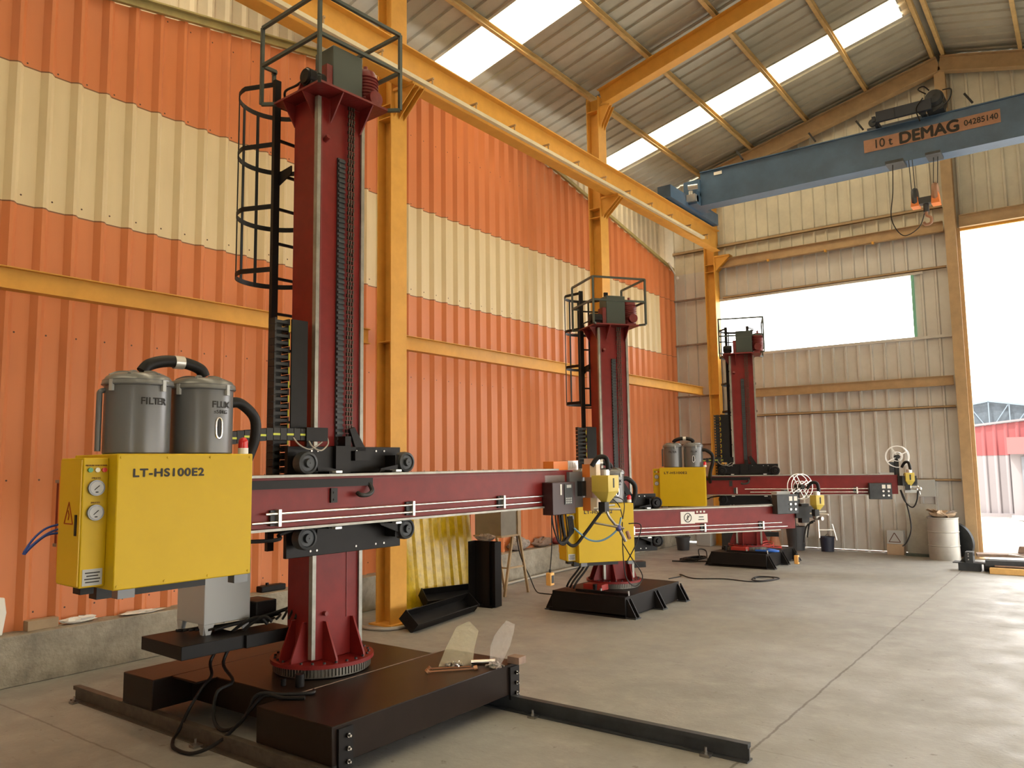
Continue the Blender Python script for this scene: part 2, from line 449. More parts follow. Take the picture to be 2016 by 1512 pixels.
# ------------------------------------------------------------------ steel frame
def column(y, nm_label, ztop):
    t = tag(empty('steel_column', (-7.33, y, 0)), nm_label, 'column', 'yellow portal frame columns')
    b = MB().ibeam((0, 0, 0), (0, 0, ztop), .26, .29, .012, .018, upv=(1, 0, 0))
    b.build('shaft', M_ylw, t)
    st = MB()
    for z in (6.62, 6.80, ztop-.28, 3.6):
        st.box(-.11, .11, -.14, .14, z-.007, z+.007)
    st.build('stiffener_plate', M_ylw, t)
    k = MB()
    for dy in (-.09, .0, .09):
        k.prism([(.131, dy-.006, 6.62), (.131, dy-.006, 7.0), (.50, dy-.006, 7.0), (.50, dy-.006, 6.95)], (0, .012, 0))
    k.box(.131, .50, -.12, .12, 6.965, 7.0)
    k.build('girder_bracket', M_ylw, t)
    k = MB()
    for dy in (-.09, .0, .09):
        k.prism([(.131, dy-.006, ztop-.62), (.131, dy-.006, ztop-.2), (.36, dy-.006, ztop-.2)], (0, .012, 0))
    k.build('knee_bracket', M_ylw, t)
    bp = bx(-.2, .2, -.2, .2, 0, .02).build('base_plate', M_ylw, t)
    return t
CY = (7.24, 12.73, 18.24)
column(CY[0], 'tall yellow steel column directly behind the nearest red mast', 9.0)
column(CY[1], 'yellow steel column behind the middle welding machine', 9.0)
column(CY[2], 'far yellow steel column beside the window opening, at the end wall', 9.0)
# rafters
def rafter(y, side, lab, m_=M_ylw):
    x1 = -7.2 if side < 0 else 4.5
    a = Vector((RX+side*.0, y, RZ-.165)); b = Vector((x1, y, roofz(x1)-.165))
    o = MB().ibeam(a, b, .33, .2, .01, .014, upv=(0, 0, 1)).build('roof_rafter', m_)
    tag(o, lab, 'rafter', 'sloping roof rafters')
for y, w in ((CY[0], 'nearest'), (CY[1], 'middle'), (CY[2]-.12, 'end wall')):
    mm = M_ylw if w != 'end wall' else M_ylo
    rafter(y, -1, {'nearest': 'yellow rafter rising from the nearest column, mostly out of frame', 'middle': 'yellow rafter rising from the middle column across the ceiling', 'end wall': 'yellow brown rafter along the left slope of the end wall'}[w], mm)
    rafter(y, 1, {'nearest': 'right slope rafter of the nearest frame', 'middle': 'right slope rafter of the middle frame', 'end wall': 'yellow brown rafter along the right slope of the end wall'}[w], mm)
# purlins
PX = [(-2.2, 'yellow purlin just left of the roof ridge'), (-2.0, 'yellow purlin just right of the roof ridge'),
      (-3.53, 'yellow purlin, first one down the left slope from the ridge'), (-4.84, 'yellow purlin, second one down the left slope'),
      (-6.15, 'yellow purlin, third one down the left slope'), (-7.5, 'yellow purlin lowest on the left slope, meeting the column tops'),
      (-.65, 'yellow purlin, first one down the right slope from the ridge'), (.65, 'yellow purlin, second one down the right slope'), (1.95, 'yellow purlin, third one down the right slope'), (3.25, 'yellow purlin, fourth one down the right slope')]
for x, lab in PX:
    z = roofz(x)
    p = MB().box(x-.035, x+.035, -5, 18.35, z+.005, z+.02).box(x-.035, x-.027, -5, 18.35, z+.02, z+.12).box(x-.035, x+.035, -5, 18.35, z+.108, z+.122)
    tag(p.build('roof_purlin', M_pur), lab, 'purlin', 'roof purlins')
# girt along the orange wall
gt = MB()
for ya, yb in ((-5, CY[0]-.15), (CY[0]+.15, CY[1]-.15), (CY[1]+.15, CY[2]-.15)):
    g = MB().ibeam((-7.62, ya, 3.69), (-7.62, yb, 3.69), .2, .12, .008, .010)
    tag(g.build('wall_girt', M_ylw), {-5: 'yellow beam across the orange wall left of the nearest column', CY[0]+.15: 'yellow beam across the orange wall between the nearest and middle columns', CY[1]+.15: 'yellow beam across the orange wall between the middle and far columns'}[ya], 'beam', 'yellow wall beams')
# gable girts
GI = [(7.28, .07, -8.4, -2.25, 'thin rail high on the end wall above the heavy beam', M_ylo), (3.05, .05, -6.9, -2.25, 'thin rail on the end wall below the wide beam', M_ylo),
      (1.54, .05, -4.0, -2.25, 'lowest thin rail on the end wall behind the steel drum', M_ylo), (5.98, .05, -7.1, -2.25, 'thin rail on the end wall along the top of the window opening', M_ylo)]
for z, h, x0, x1, lab, m_ in GI:
    g = MB().box(x0, x1, YC-.10, YC-.045, z-h/2, z-h/2+.012).box(x0, x1, YC-.10, YC-.09, z-h/2, z+h/2).box(x0, x1, YC-.10, YC-.045, z+h/2-.008, z+h/2)
    tag(g.build('end_wall_rail', m_), lab, 'rail', 'end wall rails')
for z, lab in ((6.05, 'upper'), (4.9, 'second'), (3.6, 'middle'), (2.4, 'fourth')):
    g = MB().box(-8.4, -7.48, YC-.10, YC-.05, z-.02, z+.02)
    tag(g.build('corner_rail', M_rust), '%s short rail between the far corner and the far yellow column' % lab, 'rail', 'corner rails')
for z, h, x0, x1, lab in ((6.82, .22, -7.2, -2.25, 'heavy yellow brown beam over the window opening'), (3.58, .20, -6.9, -2.25, 'wide tan beam across the end wall below the window opening'), (6.86, .26, -1.95, 4.5, 'heavy lintel beam over the bright doorway')):
    g = MB().ibeam((x0, YC-.16, z), (x1, YC-.16, z), h, .12, .01, .012)
    tag(g.build('end_wall_beam', M_ylo), lab, 'beam', 'end wall beams')
tag(MB().box(-1.97, 4.5, YC-.10, YC-.04, 6.68, 6.73).build('door_lintel_angle', M_ylw), 'bright yellow angle along the top edge of the doorway', 'lintel')
g = MB().ibeam((-2.1, YC-.22, 0), (-2.1, YC-.22, roofz(RX)-.33), .24, .2, .01, .014, upv=(0, 1, 0))
pst = empty('ridge_post', (0, 0, 0)); tag(pst, 'tall tan steel post beside the doorway, reaching up to the ridge', 'post')
g.build('shaft', M_ylo, pst)
MB().box(-2.0, -1.95, YC-.12, YC-.055, 0, 6.74).build('door_jamb', M_ylo, pst)
MB().box(-2.3, -1.85, YC-.42, YC-.05, 0, .02).build('base_plate', M_ylo, pst)
# little light hanging cleats on the heavy beam
for x, cl_ in ((-5.9, 'leftmost'), (-4.6, 'middle one'), (-3.6, 'rightmost')):
    tag(MB().box(x-.02, x+.02, YC-.30, YC-.22, 6.66, 6.71).build('beam_cleat', M_ylw), 'small pale cleat under the heavy end wall beam, the %s of three' % cl_, 'bracket', 'beam cleats')

# ------------------------------------------------------------------ crane runway
t = tag(empty('crane_runway_girder', (0, 0, 0)), 'long yellow crane runway girder carried on the column brackets', 'girder')
MB().ibeam((-7.0, -5, 7.25), (-7.0, 17.75, 7.25), .50, .20, .012, .018).build('girder', M_ylw, t)
MB().box(-7.03, -6.97, -5, 17.7, 7.5, 7.54).build('crane_rail', M_rust, t)
b = MB()
y = -4.6
hang = []
while y < 17.5:
    if y > 4.5:
        a = MB().box(-6.99, -6.80, y-.012, y+.012, 7.155, 7.18); a.box(-6.83, -6.815, y-.008, y+.008, 7.06, 7.17)
        hang.append(a)
    y += .93
for a in hang: a.build('conductor_hanger', M_ylo, t)
MB().box(-6.865, -6.80, -5, 16.6, 7.02, 7.075).build('conductor_rail', mat('pale conductor rail', (.70, .62, .42), .5, var=.2), t)

cr = tag(empty('bridge_crane', (0, 16.2, 7.6)), 'blue overhead bridge crane spanning under the roof', 'crane')
b = MB().box(-6.62, 6, -.17, .17, .01, .76); b.box(-6.62, 6, -.20, .20, .745, .765); b.box(-6.62, 6, -.19, .19, 0, .02)
b.build('bridge_beam', M_blue, cr)
b = MB().box(-7.12, -6.82, -1.3, 1.3, -.05, .22); b.box(-6.82, -6.62, -.4, .4, 0, .3)
b.build('end_carriage', M_blue, cr)
MB().box(-7.0, -6.62, -.22, .14, .22, .6).build('end_frame', M_blue, cr)
MB().cyl((-6.75, -.40, .12), (-6.75, -.40, .30), .05).cyl((-6.75, -.55, .34), (-6.55, -.5, .34), .055).box(-6.9, -6.62, -.5, -.3, .05, .2).build('travel_motor', M_silver, cr)
for yy in (-1.15, 1.15): MB().cyl((-7.03, yy, 0.042), (-6.97, yy, 0.042), .10, 20).build('crane_wheel', M_dark, cr)
YP = -.176
b = MB().box(-3.23, -.95, YP-.004, YP, .34, .59)
b.build('name_plate', M_plate, cr)
text('10 t', .24, (-3.06, YP-.009, .39), (1, 0, 0), (0, 0, 1), M_text, 'capacity_lettering', cr, width=.30, bold=.002)
text('DEMAG', .30, (-2.61, YP-.009, .37), (1, 0, 0), (0, 0, 1), M_text, 'brand_lettering', cr, width=.98, bold=.012)
text('04285140', .15, (-1.52, YP-.009, .42), (1, 0, 0), (0, 0, 1), M_text, 'serial_lettering', cr, width=.53, bold=.002)
MB().box(-6.3, -6.12, -.180, -.17, .62, .69).build('white_label', M_white, cr)
for x in (-5.6, -4.1, -3.2, -1.35): MB().bar((x, -.3, .77), (x-.12, -.3, .98), .035).build('stub_arm', M_blackm, cr)
hk = tag(empty('crane_hoist', (-2.5, 16.0, 7.6)), 'dark hoist trolley with motor on top of the blue crane beam', 'hoist')
b = MB().box(-.42, .52, -.34, -.27, .76, .96); b.box(-.72, .52, .35, .42, .78, .95); b.box(-.5, -.44, -.3, .4, .8, .9); b.box(.3, .36, -.3, .4, .8, .9); b.box(-.1, -.09, -.36, -.34, .76, .95)
b.build('trolley_frame', mat('dark blue black paint', (.02, .028, .045), .5), hk)
for x in (-.5, .35): MB().cyl((x, -.27, .8), (x, -.20, .8), .07, 18).build('trolley_wheel', M_dark, hk)
MB().cyl((.56, -.2, 1.0), (.56, .25, 1.0), .16, 20).lathe([(.01, -.22), (.12, -.2), (.16, -.05)], (.56, -.1, 1.0), 20, 'y').box(.42, .7, -.18, .2, .78, 1.0).build('hoist_motor', M_dark, hk)
MB().tube([(.45, -.35, 1.05), (.33, -.38, 1.16), (.42, -.36, 1.2), (.5, -.3, 1.12)], .012).tube([(.72, -.35, 1.05), (.86, -.4, 1.0), (.8, -.4, .8), (.55, -.4, .66)], .012).tube([(.4, -.38, .98), (.28, -.4, .8), (.33, -.4, .55)], .012).build('motor_cable', M_hose, hk)
MB().box(-.33, -.02, -.22, .2, -.06, -.005).build('lower_frame', M_dark, hk); b = MB().box(.35, .6, -.22, .2, -.05, -.005); 
b.build('lower_frame', M_dark, hk)
hb = tag(empty('hook_block', (-2.22, 16.0, 0)), 'orange and black crane hook block hanging from thin ropes', 'hook block')
for dx, dz in ((-.17, 0), (.17, .03)):
    b = MB().lathe([(.02, -.05), (.17, -.045), (.19, 0), (.17, .045), (.02, .05)], (dx, 0, 6.85+dz), 24, 'x')
    b.build('sheave', M_plate if dx > 0 else M_dark, hb)
    MB().prism([(dx-.07, -.12, 6.66), (dx+.07, -.12, 6.66), (dx+.05, -.12, 6.84+dz), (dx-.05, -.12, 6.84+dz)], (0, .24, 0)).build('sheave_guard', M_orange, hb)
MB().box(-.13, .13, -.08, .08, 6.7, 6.82).cyl((0, 0, 6.55), (0, 0, 6.72), .05).build('crosshead', M_dark, hb)
MB().tube([(0, 0, 6.56), (0, 0, 6.48), (.07, 0, 6.42), (.06, 0, 6.33), (-.02, 0, 6.31), (-.06, 0, 6.36)], .028).build('hook', M_plate, hb)
for dx in (-.22, -.16, .13, .2): MB().cyl((dx, 0, 6.86), (dx*1.0+(-.02 if dx < 0 else .05), 0, 7.6), .008, 6).build('wire_rope', M_dark, hb)
tag(MB().tube([(-2.72, 15.9, 7.55), (-2.75, 15.9, 7.0), (-2.8, 15.9, 6.5), (-2.62, 15.9, 6.15), (-2.35, 15.9, 6.25), (-2.24, 15.9, 6.5)], .009).build('hook_cable', M_hose), 'thin dark cable looping from the crane beam to the hook block', 'cable')

# ------------------------------------------------------------------ welding manipulators (local x = across boom, y = along boom)
def tooth_ring(mb, r, z0, z1, n=90):
    for i in range(n):
        t_ = 2*math.pi*i/n; c, s_ = math.cos(t_), math.sin(t_)
        mb.obox((r*c, r*s_, (z0+z1)/2), (-s_, c, 0), (c, s_, 0), (0, 0, 1), .0075, .012, (z1-z0)/2)
def manipulator(name_label, group, M, theta, s, cap, bz, cab, kind, head, hoops, base_rot):
    """bz = centre height of boom; cab = (a0, a1, z0, z1) of the yellow cabinet"""
    root = tag(empty('welding_manipulator', (M[0], M[1], 0), -R(theta), s), name_label, 'welding machine', group)
    def part(mb, nm, m_, p=root, **k): return mb.build(nm, m_, p, **k)
    # --- base (kept square to the hall)
    inv = Matrix.Rotation(R(theta), 4, 'Z')
    def bpart(mb, nm, m_, **k):
        o = mb.build(nm, m_, root, **k); o.data.transform(Matrix.Scale(1/s, 4)); o.data.transform(inv); return o
    bh = .36 if kind == 'rail' else .27
    if kind == 'rail':
        X = lambda v: v-M[0]
        Y = lambda v: v-M[1]
        b = MB().box(X(-6.49), X(-6.04), Y(3.38), Y(5.42), .119, .352)
        b.box(X(-6.04), X(-4.775), Y(3.72), Y(5.26), .13, .352)
        b.box(X(-6.04), X(-5.7), Y(3.54), Y(3.74), .335, .352)
        bpart(b, 'base_frame', M_base, bevel=.006)
        b = MB().box(X(-4.765), X(-3.985), Y(3.42), Y(5.42), .119, .362)
        bpart(b, 'cross_beam', M_base, bevel=.006)
        for y_ in (3.52, 5.33):
            b = MB().box(X(-3.985), X(-3.965), Y(y_)-.06, Y(y_)+.06, .085, .34)
            for z in (.13, .21, .29):
                b.cyl((X(-3.965), Y(y_)+.01, z), (X(-3.95), Y(y_)+.01, z), .016, 6); b.cyl((X(-3.95), Y(y_)+.01, z), (X(-3.935), Y(y_)+.01, z), .008, 8)
            bpart(b, 'bolted_end_plate', M_black)
            for z in (.13, .21, .29):
                bb = MB().cyl((X(-3.966), Y(y_)+.01, z), (X(-3.948), Y(y_)+.01, z), .015, 6).cyl((X(-3.948), Y(y_)+.01, z), (X(-3.93), Y(y_)+.01, z), .008, 8)
                bpart(bb, 'bolt', M_chrome)
        bpart(MB().box(X(-4.776), X(-4.768), Y(3.72), Y(5.26), .2, .364), 'joint_seam', M_rust)
    else:
        x0, x1, y0, y1 = -.50/1, .62, -.82, .80
        if kind == 'skid2': x0, x1, y0, y1 = -.47, .60, -.80, .78
        b = MB().box(x0, x1, y0, y1, .02, bh)
        b.box(x0-.06, x1+.0, y0, y0+.02, 0, .05)
        bpart(b, 'skid_base', M_black, bevel=.005)
        for yy in (y0+.035, y0+.82, y1-.06):
            for xs_, sg in ((x1, 1), (x0, -1)):
                for dy in (0, .09):
                    b = MB().prism([(xs_, yy+dy, .02), (xs_+sg*.13, yy+dy, 0), (xs_+sg*.13, yy+dy, .03), (xs_+sg*.015, yy+dy, bh-.03), (xs_, yy+dy, bh-.03)], (0, .014, 0))
                    bpart(b, 'foot_gusset', M_black)
                b = MB().box(min(xs_, xs_+sg*.14), max(xs_, xs_+sg*.14), yy-.02, yy+.12, 0, .014); b.cyl((xs_+sg*.08, yy+.055, .01), (xs_+sg*.08, yy+.055, .06), .012, 8)
                bpart(b, 'foot_plate', M_dark)
        b = MB().box(-.2, x1-.02, y0+.12, y0+.17, bh, bh+.03)
        bpart(b, 'clamp_bar', M_black)
        for xx in (.18, x1-.03): bpart(MB().cyl((xx, y0+.145, bh), (xx, y0+.145, bh+.06), .016, 8), 'clamp_bolt', M_steel)
        bpart(MB().box(-.18, .12, y0+.28, y0+.46, bh, bh+.08), 'red_gearbox', M_gbx, bevel=.01)
    bb_ = bh/s
    # --- slewing ring
    g = MB().lathe([(.30, bb_), (.375, bb_), (.375, bb_+.075), (.30, bb_+.075)], (0, 0, 0), 60)
    tooth_ring(g, .380, bb_+.012, bb_+.07)
    part(g, 'gear_ring', mat('oiled gear steel', (.16, .145, .12), .4, .7))
    fz = bb_+.075
    g = MB().lathe([(.02, fz), (.415, fz), (.415, fz+.03), (.02, fz+.03)], (0, 0, 0), 60)
    for i in range(26):
        t_ = 2*math.pi*(i+.5)/26
        g.cyl((.375*math.cos(t_), .375*math.sin(t_), fz+.03), (.375*math.cos(t_), .375*math.sin(t_), fz+.032), .013, 8)
    part(g, 'slew_flange', M_red)
    for i in range(26):
        t_ = 2*math.pi*(i+.5)/26
        part(MB().cyl((.375*math.cos(t_), .375*math.sin(t_), fz+.03), (.375*math.cos(t_), .375*math.sin(t_), fz+.045), .012, 6), 'flange_bolt', M_blackm)
    part(MB().cyl((.34, -.46, bb_), (.34, -.46, bb_+.09), .035, 14), 'drive_pinion', M_black)
    part(MB().cyl((.22, -.52, bb_), (.22, -.52, bb_+.05), .02, 10), 'grease_fitting', M_black)
    # --- mast
    z0 = fz+.03
    mast = part(MB().box(-.16, .175, -.235, .235, z0, cap), 'mast', M_red, bevel=.008)
    for sy in (-1, 1):
        b = MB().box(.150, .196, sy*.235-(.018 if sy > 0 else .016), sy*.235+(.016 if sy > 0 else .018), z0+.02, cap-.02)
        b.build('guide_rail', M_rail, mast)
    MB().box(.175, .181, .098, .104, z0+.3, bz-.45).build('weld_seam', M_redd, mast)
    MB().box(.175, .190, -.21, -.195, bz+.4, cap-.05).build('edge_strip', M_redd, mast)
    rk = MB().box(.175, .192, -.035, .035, bz+.42, cap-.5); z = bz+.43
    while z < cap-.52: rk.box(.19, .208, -.033, .033, z, z+.022); z += .044
    rk.build('gear_rack', M_dark, mast)
    ch = MB(); z = bz+.46
    while z < cap-.02:
        for k in (0, 1, 2):
            yy = .062+k*.026
            ch.box(.205, .222, yy-.009, yy+.002, z, z+.030) if int(z/.036) % 2 else ch.box(.208, .220, yy-.004, yy+.009, z, z+.028)
        z += .036
    ch.build('lifting_chain', mat('greased chain steel', (.07, .06, .045), .45, .6), mast)
    for ang in (0, 60, 120, 180, 240, 300):
        pass
    for (x_, y_, dx, dy) in ((.175, -.12, 1, 0), (.175, .15, 1, 0), (-.16, -.1, -1, 0), (-.16, .1, -1, 0), (-.05, -.235, 0, -1), (.10, -.235, 0, -1), (.0, .235, 0, 1)):
        L = .17 if dx else .14
        nx, ny = (0, .008) if dx else (.008, 0)
        MB().prism([(x_-nx, y_-ny, z0), (x_+dx*L-nx, y_+dy*L-ny, z0), (x_+dx*L-nx, y_+dy*L-ny, z0+.03), (x_+dx*.035-nx, y_+dy*.035-ny, z0+.30), (x_-nx, y_-ny, z0+.30)], (2*nx, 2*ny, 0)).build('mast_gusset', M_red, mast)
    MB().cyl((.17, -.12, z0+.36), (.21, -.12, z0+.36), .018, 10).build('lug', M_redd, mast)
    MB().cyl((.17, -.16, cap-.38), (.225, -.16, cap-.36), .022, 10).build('lug', M_redd, mast)
    # --- platform on top
    cp = part(MB().box(-.29, .375, -.37, .385, cap, cap+.018), 'cap_plate', M_redd)
    for y_ in (-.12, .20, ):
        MB().prism([(.19, y_, cap-.22), (.19, y_, cap), (.36, y_, cap)], (0, .012, 0)).build('cap_gusset', M_redd, cp)
    MB().prism([(-.16, -.235, cap-.2), (-.16, -.235, cap), (-.16, -.36, cap)], (.012, 0, 0)).build('cap_gusset', M_redd, cp)
    MB().prism([(.12, -.235, cap-.2), (.12, -.235, cap), (.12, -.36, cap)], (.012, 0, 0)).build('cap_gusset', M_redd, cp)
    t1, t2, t3 = cap+.01, cap+.36, cap+.71
    X0, X1, Y0, Y1 = -.37, .45, -.43, .44
    gr = MB(); w = .028
    for (x_, y_) in ((X0, Y0), (X1, Y0), (X1, Y1), (X0, Y1)): gr.bar((x_, y_, t1), (x_, y_, t3), w)
    gr.bar((X1, Y0, t3), (X1, Y1, t3), w).bar((X1, Y0, t2), (X1, Y1, t2), w)
    gr.bar((X0, Y0, t3), (X1, Y0, t3), w).bar((X0, Y0, t2), (X1, Y0, t2), w)
    gr.bar((X0, Y1, t3), (X1, Y1, t3), w).bar((X0, Y1, t2), (X1, Y1, t2), w)
    gr.bar((X0, Y0, t2), (X0, Y0+.14, t2), w).bar((X0, .16, t2), (X0, Y1, t2), w)
    gr.bar((X0, Y0, t1), (-.27, -.35, t1), w).bar((X1, Y1, t1), (.36, .37, t1), w).bar((X1, Y0, t1), (.36, -.36, t1), w).bar((X0, Y1, t1), (-.28, .37, t1), w)
    gr.bar((X0, Y0+.14, t2), (X0-.05, Y0+.14, t2), w).bar((X0-.03, Y0+.14, t2+.014), (X0-.03, Y0+.14, hoops[0] if kind == 'rail' else t2-.05), w)
    part(gr, 'guard_rail', M_green)
    # drive on top
    d = part(MB().box(-.06, .20, -.10, .22, cap+.04, cap+.49), 'chain_cover', M_green, bevel=.008)
    MB().box(.02, .19, -.16, -.10, cap+.02, cap+.30).build('bearing_block', M_redd, d)
    MB().box(.0, .2, -.1, .22, cap+.018, cap+.05).build('seat', M_redd, d)
    gm = MB().lathe([(.01, 0), (.085, 0), (.105, .05), (.105, .34), (.085, .38), (.01, .40)], (.10, .335, cap+.05), 20)
    for k in range(9): gm.lathe([(.1, .06+k*.03), (.118, .065+k*.03), (.118, .072+k*.03), (.1, .077+k*.03)], (.10, .335, cap+.05), 20)
    gm.cyl((.15, .335, cap+.14), (.26, .33, cap+.14), .07, 18).box(.02, .2, .25, .4, cap+.018, cap+.07).cyl((.10, .335, cap+.45), (.10, .335, cap+.49), .02)
    part(gm, 'gear_motor', M_redd)
    part(MB().cyl((.14, -.34, cap+.13), (.14, -.18, cap+.13), .075, 20).lathe([(.01, -.02), (.06, -.015), (.075, .01)], (.14, -.34, cap+.13), 20, 'y').box(.1, .2, -.33, -.2, cap+.018, cap+.08), 'encoder_motor', M_black)
    part(MB().prism([(.05, -.36, cap+.01), (.05, -.22, cap+.01), (.05, -.27, cap+.19), (.05, -.31, cap+.19)], (.015, 0, 0)), 'lifting_eye', M_redd)
    part(MB().tube([(-.2, -.3, cap+.03), (-.15, -.34, cap+.09), (.0, -.33, cap+.10), (.12, -.33, cap+.12)], .011), 'motor_lead', M_hose)
    # --- ladder with safety hoops on the wall side
    ld = empty('ladder'); ld.parent = root
    ld.name = 'caged_ladder'
    ltop = hoops[0]+.03; lbot = 1.30 if kind == 'rail' else 1.0
    for y_ in (-.29, .15):
        MB().box(-.37, -.33, y_-.03, y_+.03, lbot, ltop).build('ladder_rail', M_black, ld)
    z = lbot+.15
    while z < ltop-.1: MB().bar((-.35, -.29, z), (-.35, .15, z), .022).build('rung', M_black, ld); z += .31
    for hz in hoops:
        pts = [(-.36, -.30, hz)]+[(-.64-.36*math.sin(math.pi*k/20), -.07-.36*math.cos(math.pi*k/20), hz) for k in range(21)]+[(-.36, .16, hz)]
        h = MB()
        # flat band hoop
        vs = []
        for p_ in pts: vs += [(p_[0], p_[1], hz-.022), (p_[0], p_[1], hz+.022)]
        c0 = Vector((-.5, -.07, hz)); vi = []
        for p_ in pts:
            q = c0+(Vector(p_)-c0)*.985; vi += [(q.x, q.y, hz-.022), (q.x, q.y, hz+.022)]
        n_ = len(pts); fs = []
        for i in range(n_-1):
            a, b2, c2, d2 = 2*i, 2*i+1, 2*i+3, 2*i+2; o_ = 2*n_
            fs += [(a, d2, c2, b2), (a+o_, b2+o_, c2+o_, d2+o_), (b2, c2, c2+o_, b2+o_), (a, a+o_, d2+o_, d2)]
        h.add(vs+vi, fs).build('safety_hoop', M_black, ld)
    for k in (1.2, 3.4, 5, 6.6, 8.8):
        x_, y_ = -.64-.355*math.sin(math.pi*k/10), -.07-.355*math.cos(math.pi*k/10)
        MB().bar((x_, y_, hoops[-1]-.02), (x_, y_, hoops[0]+.02), .028, .008, upv=(x_+.5, y_+.07, 0)).build('cage_strap', M_black, ld)
    for z in (cap-.62, lbot+.35, (cap+lbot)/2-.1):
        for y_ in (-.27, .13):
            MB().prism([(-.35, y_, z-.07), (-.15, y_, z), (-.15, y_, z+.07), (-.35, y_, z+.05)], (0, .012, 0)).build('standoff', M_black, ld)
    # --- carriage
    c_ = part(MB().box(.205, .232, -.53, .60, bz-.44, bz+.40), 'carriage_plate', M_black)
    for (za, zb) in ((bz+.205, bz+.415), (bz-.44, bz-.20)):
        MB().box(.232, .27, -.55, .61, za, zb).build('carriage_beam', M_black, c_, bevel=.004)
    for sy in (-1, 1):
        for sz in (-1, 1):
            cy_, cz_ = (-.47 if sy < 0 else .545), bz+sz*.283
            MB().box(.23, .40, cy_-.06-sy*.05, cy_+.06-sy*.05, cz_-.06, cz_+.06).build('axle_block', M_black, c_)
            wl = MB().lathe([(.01, .34), (.05, .34), (.088, .350), (.090, .40), (.084, .43), (.066, .436), (.060, .424), (.036, .424), (.032, .452), (.005, .452)], (0, cy_, cz_), 28, 'x')
            wl.build('roller_wheel', M_dark if kind == 'rail' else M_black, c_)
            MB().prism([(.40, cy_-sy*.09, cz_-.02), (.40, cy_-sy*.28, cz_-sz*.05), (.40, cy_-sy*.30, cz_-sz*.08), (.40, cy_-sy*.1, cz_-sz*.06)], (.015, 0, 0)).box(.36, .5, cy_-sy*.19-.05, cy_-sy*.19+.05, bz+sz*.205-.012, bz+sz*.205+.012).build('scraper_bracket', M_black, c_)
            MB().box(.47, .545, cy_-sy*.20-.03, cy_-sy*.20+.03, bz+sz*.214-.008, bz+sz*.214+.008).build('wiper_pad', M_silver, c_)
    MB().box(.20, .30, -.02, .04, bz+.26, bz+.5).prism([(.24, .05, bz+.56), (.24, .13, bz+.36), (.24, .22, bz+.36), (.24, .22, bz+.40), (.24, .10, bz+.58)], (.03, 0, 0)).box(.24, .33, .06, .22, bz+.30, bz+.38).box(.24, .31, -.12, .03, bz+.2, bz+.42).build('chain_anchor', M_black, c_)
    for yy in (-.33, -.27, .33, .42, .12): MB().cyl((.27, yy, bz+.38), (.276, yy, bz+.38), .009, 6).cyl((.27, yy, bz-.40), (.276, yy, bz-.40), .009, 6).build('bolt', M_steel, c_)
    # --- boom
    ra, fa = cab[0]+.02, 2.88 if kind == 'rail' else (2.92 if kind == 'skid' else 2.72)
    bm = part(MB().box(.30, .52, ra, fa, bz-.18, bz+.18), 'boom', M_red, bevel=.004)
    for sz in (-1, 1):
        MB().box(.28, .555, ra, fa-.3, bz+sz*.18, bz+sz*.198).build('boom_track', M_rail, bm)
    MB().box(.52, .524, .06, fa-.3, bz+.155, bz+.160).build('edge_line', M_redd, bm)
    MB().box(.52, .552, ra, .06, bz+.10, bz+.16).build('cable_channel', M_black, bm)
    MB().box(.52, .54, -.34, -.28, bz-.02, bz+.09).box(.54, .545, -.32, -.30, bz+.05, bz+.065).box(.54, .545, -.32, -.30, bz-.005, bz+.01).build('limit_bracket', M_blackm, bm)
    MB().tube([(.54, .03, bz+.12), (.58, .03, bz+.06), (.60, -.03, bz+.03), (.60, -.10, bz+.03), (.56, -.10, bz+.045)], .018).build('limit_handle', M_blackm, bm)
    r0_, r1_ = (-.97, fa-.5) if kind == 'rail' else (-.05, fa-.18)
    rods = [(bz-.075, r0_+.05, r1_+.0), (bz-.135, r0_-.06, r1_-.12)] if kind == 'rail' else [(bz-.075, r0_, r1_-.1), (bz-.135, r0_+.1, r1_)]
    for z_, a_, b_ in rods: MB().cyl((.56, a_, z_), (.56, b_, z_), .0095, 10).build('guide_rod', M_chrome, bm)
    cl = [-.81, .49, 1.67] if kind == 'rail' else ([.08, 1.27, 2.30] if kind == 'skid' else [-.2, 2.0])
    for a_ in cl:
        MB().box(.52, .575, a_-.012, a_+.012, bz-.165, bz-.045).build('rod_clamp', M_silver, bm)
        MB().box(.52, .545, a_-.06, a_-.02, bz-.16, bz-.05).build('clamp_block', M_dark, bm)
    MB().tube([(.42, ra+.1, bz-.2), (.45, -.85, bz-.27), (.4, -.7, bz-.24), (.35, -.55, bz-.22)], .014).build('boom_lead', M_hose, bm)
    # --- energy chains
    gz_ = bz+.46
    ec = part(MB().box(.08, .17, -.315, -.305, bz+.53, min(cap-.3, bz+1.43)).box(.06, .19, -.46, -.315, bz+.53, bz+.54).box(.16, .175, -.46, -.31, bz+.53, min(cap-.3, bz+1.43)), 'cable_trough', M_black)
    b = MB(); z = bz+.15; mk = MB(); i = 0
    ztp = min(cap-.3, bz+1.43)
    while z < ztp-.03:
        b.box(.06, .15, -.60, -.585, z, z+.05); b.box(.06, .15, -.475, -.46, z, z+.05)
        b.box(.062, .072, -.60, -.46, z+.01, z+.034); b.box(.138, .148, -.60, -.46, z+.01, z+.034)
        if i % 2: mk.box(.150, .153, -.473, -.462, z, z+.055)
        z += .056; i += 1
    b.box(.07, .08, -.57, -.49, bz+.15, ztp)
    vc = part(b, 'energy_chain', M_blackm); mk.build('chain_marks', M_greenmark, vc)
    b = MB(); mk = MB(); yy = -1.20; i = 0
    xo = .32
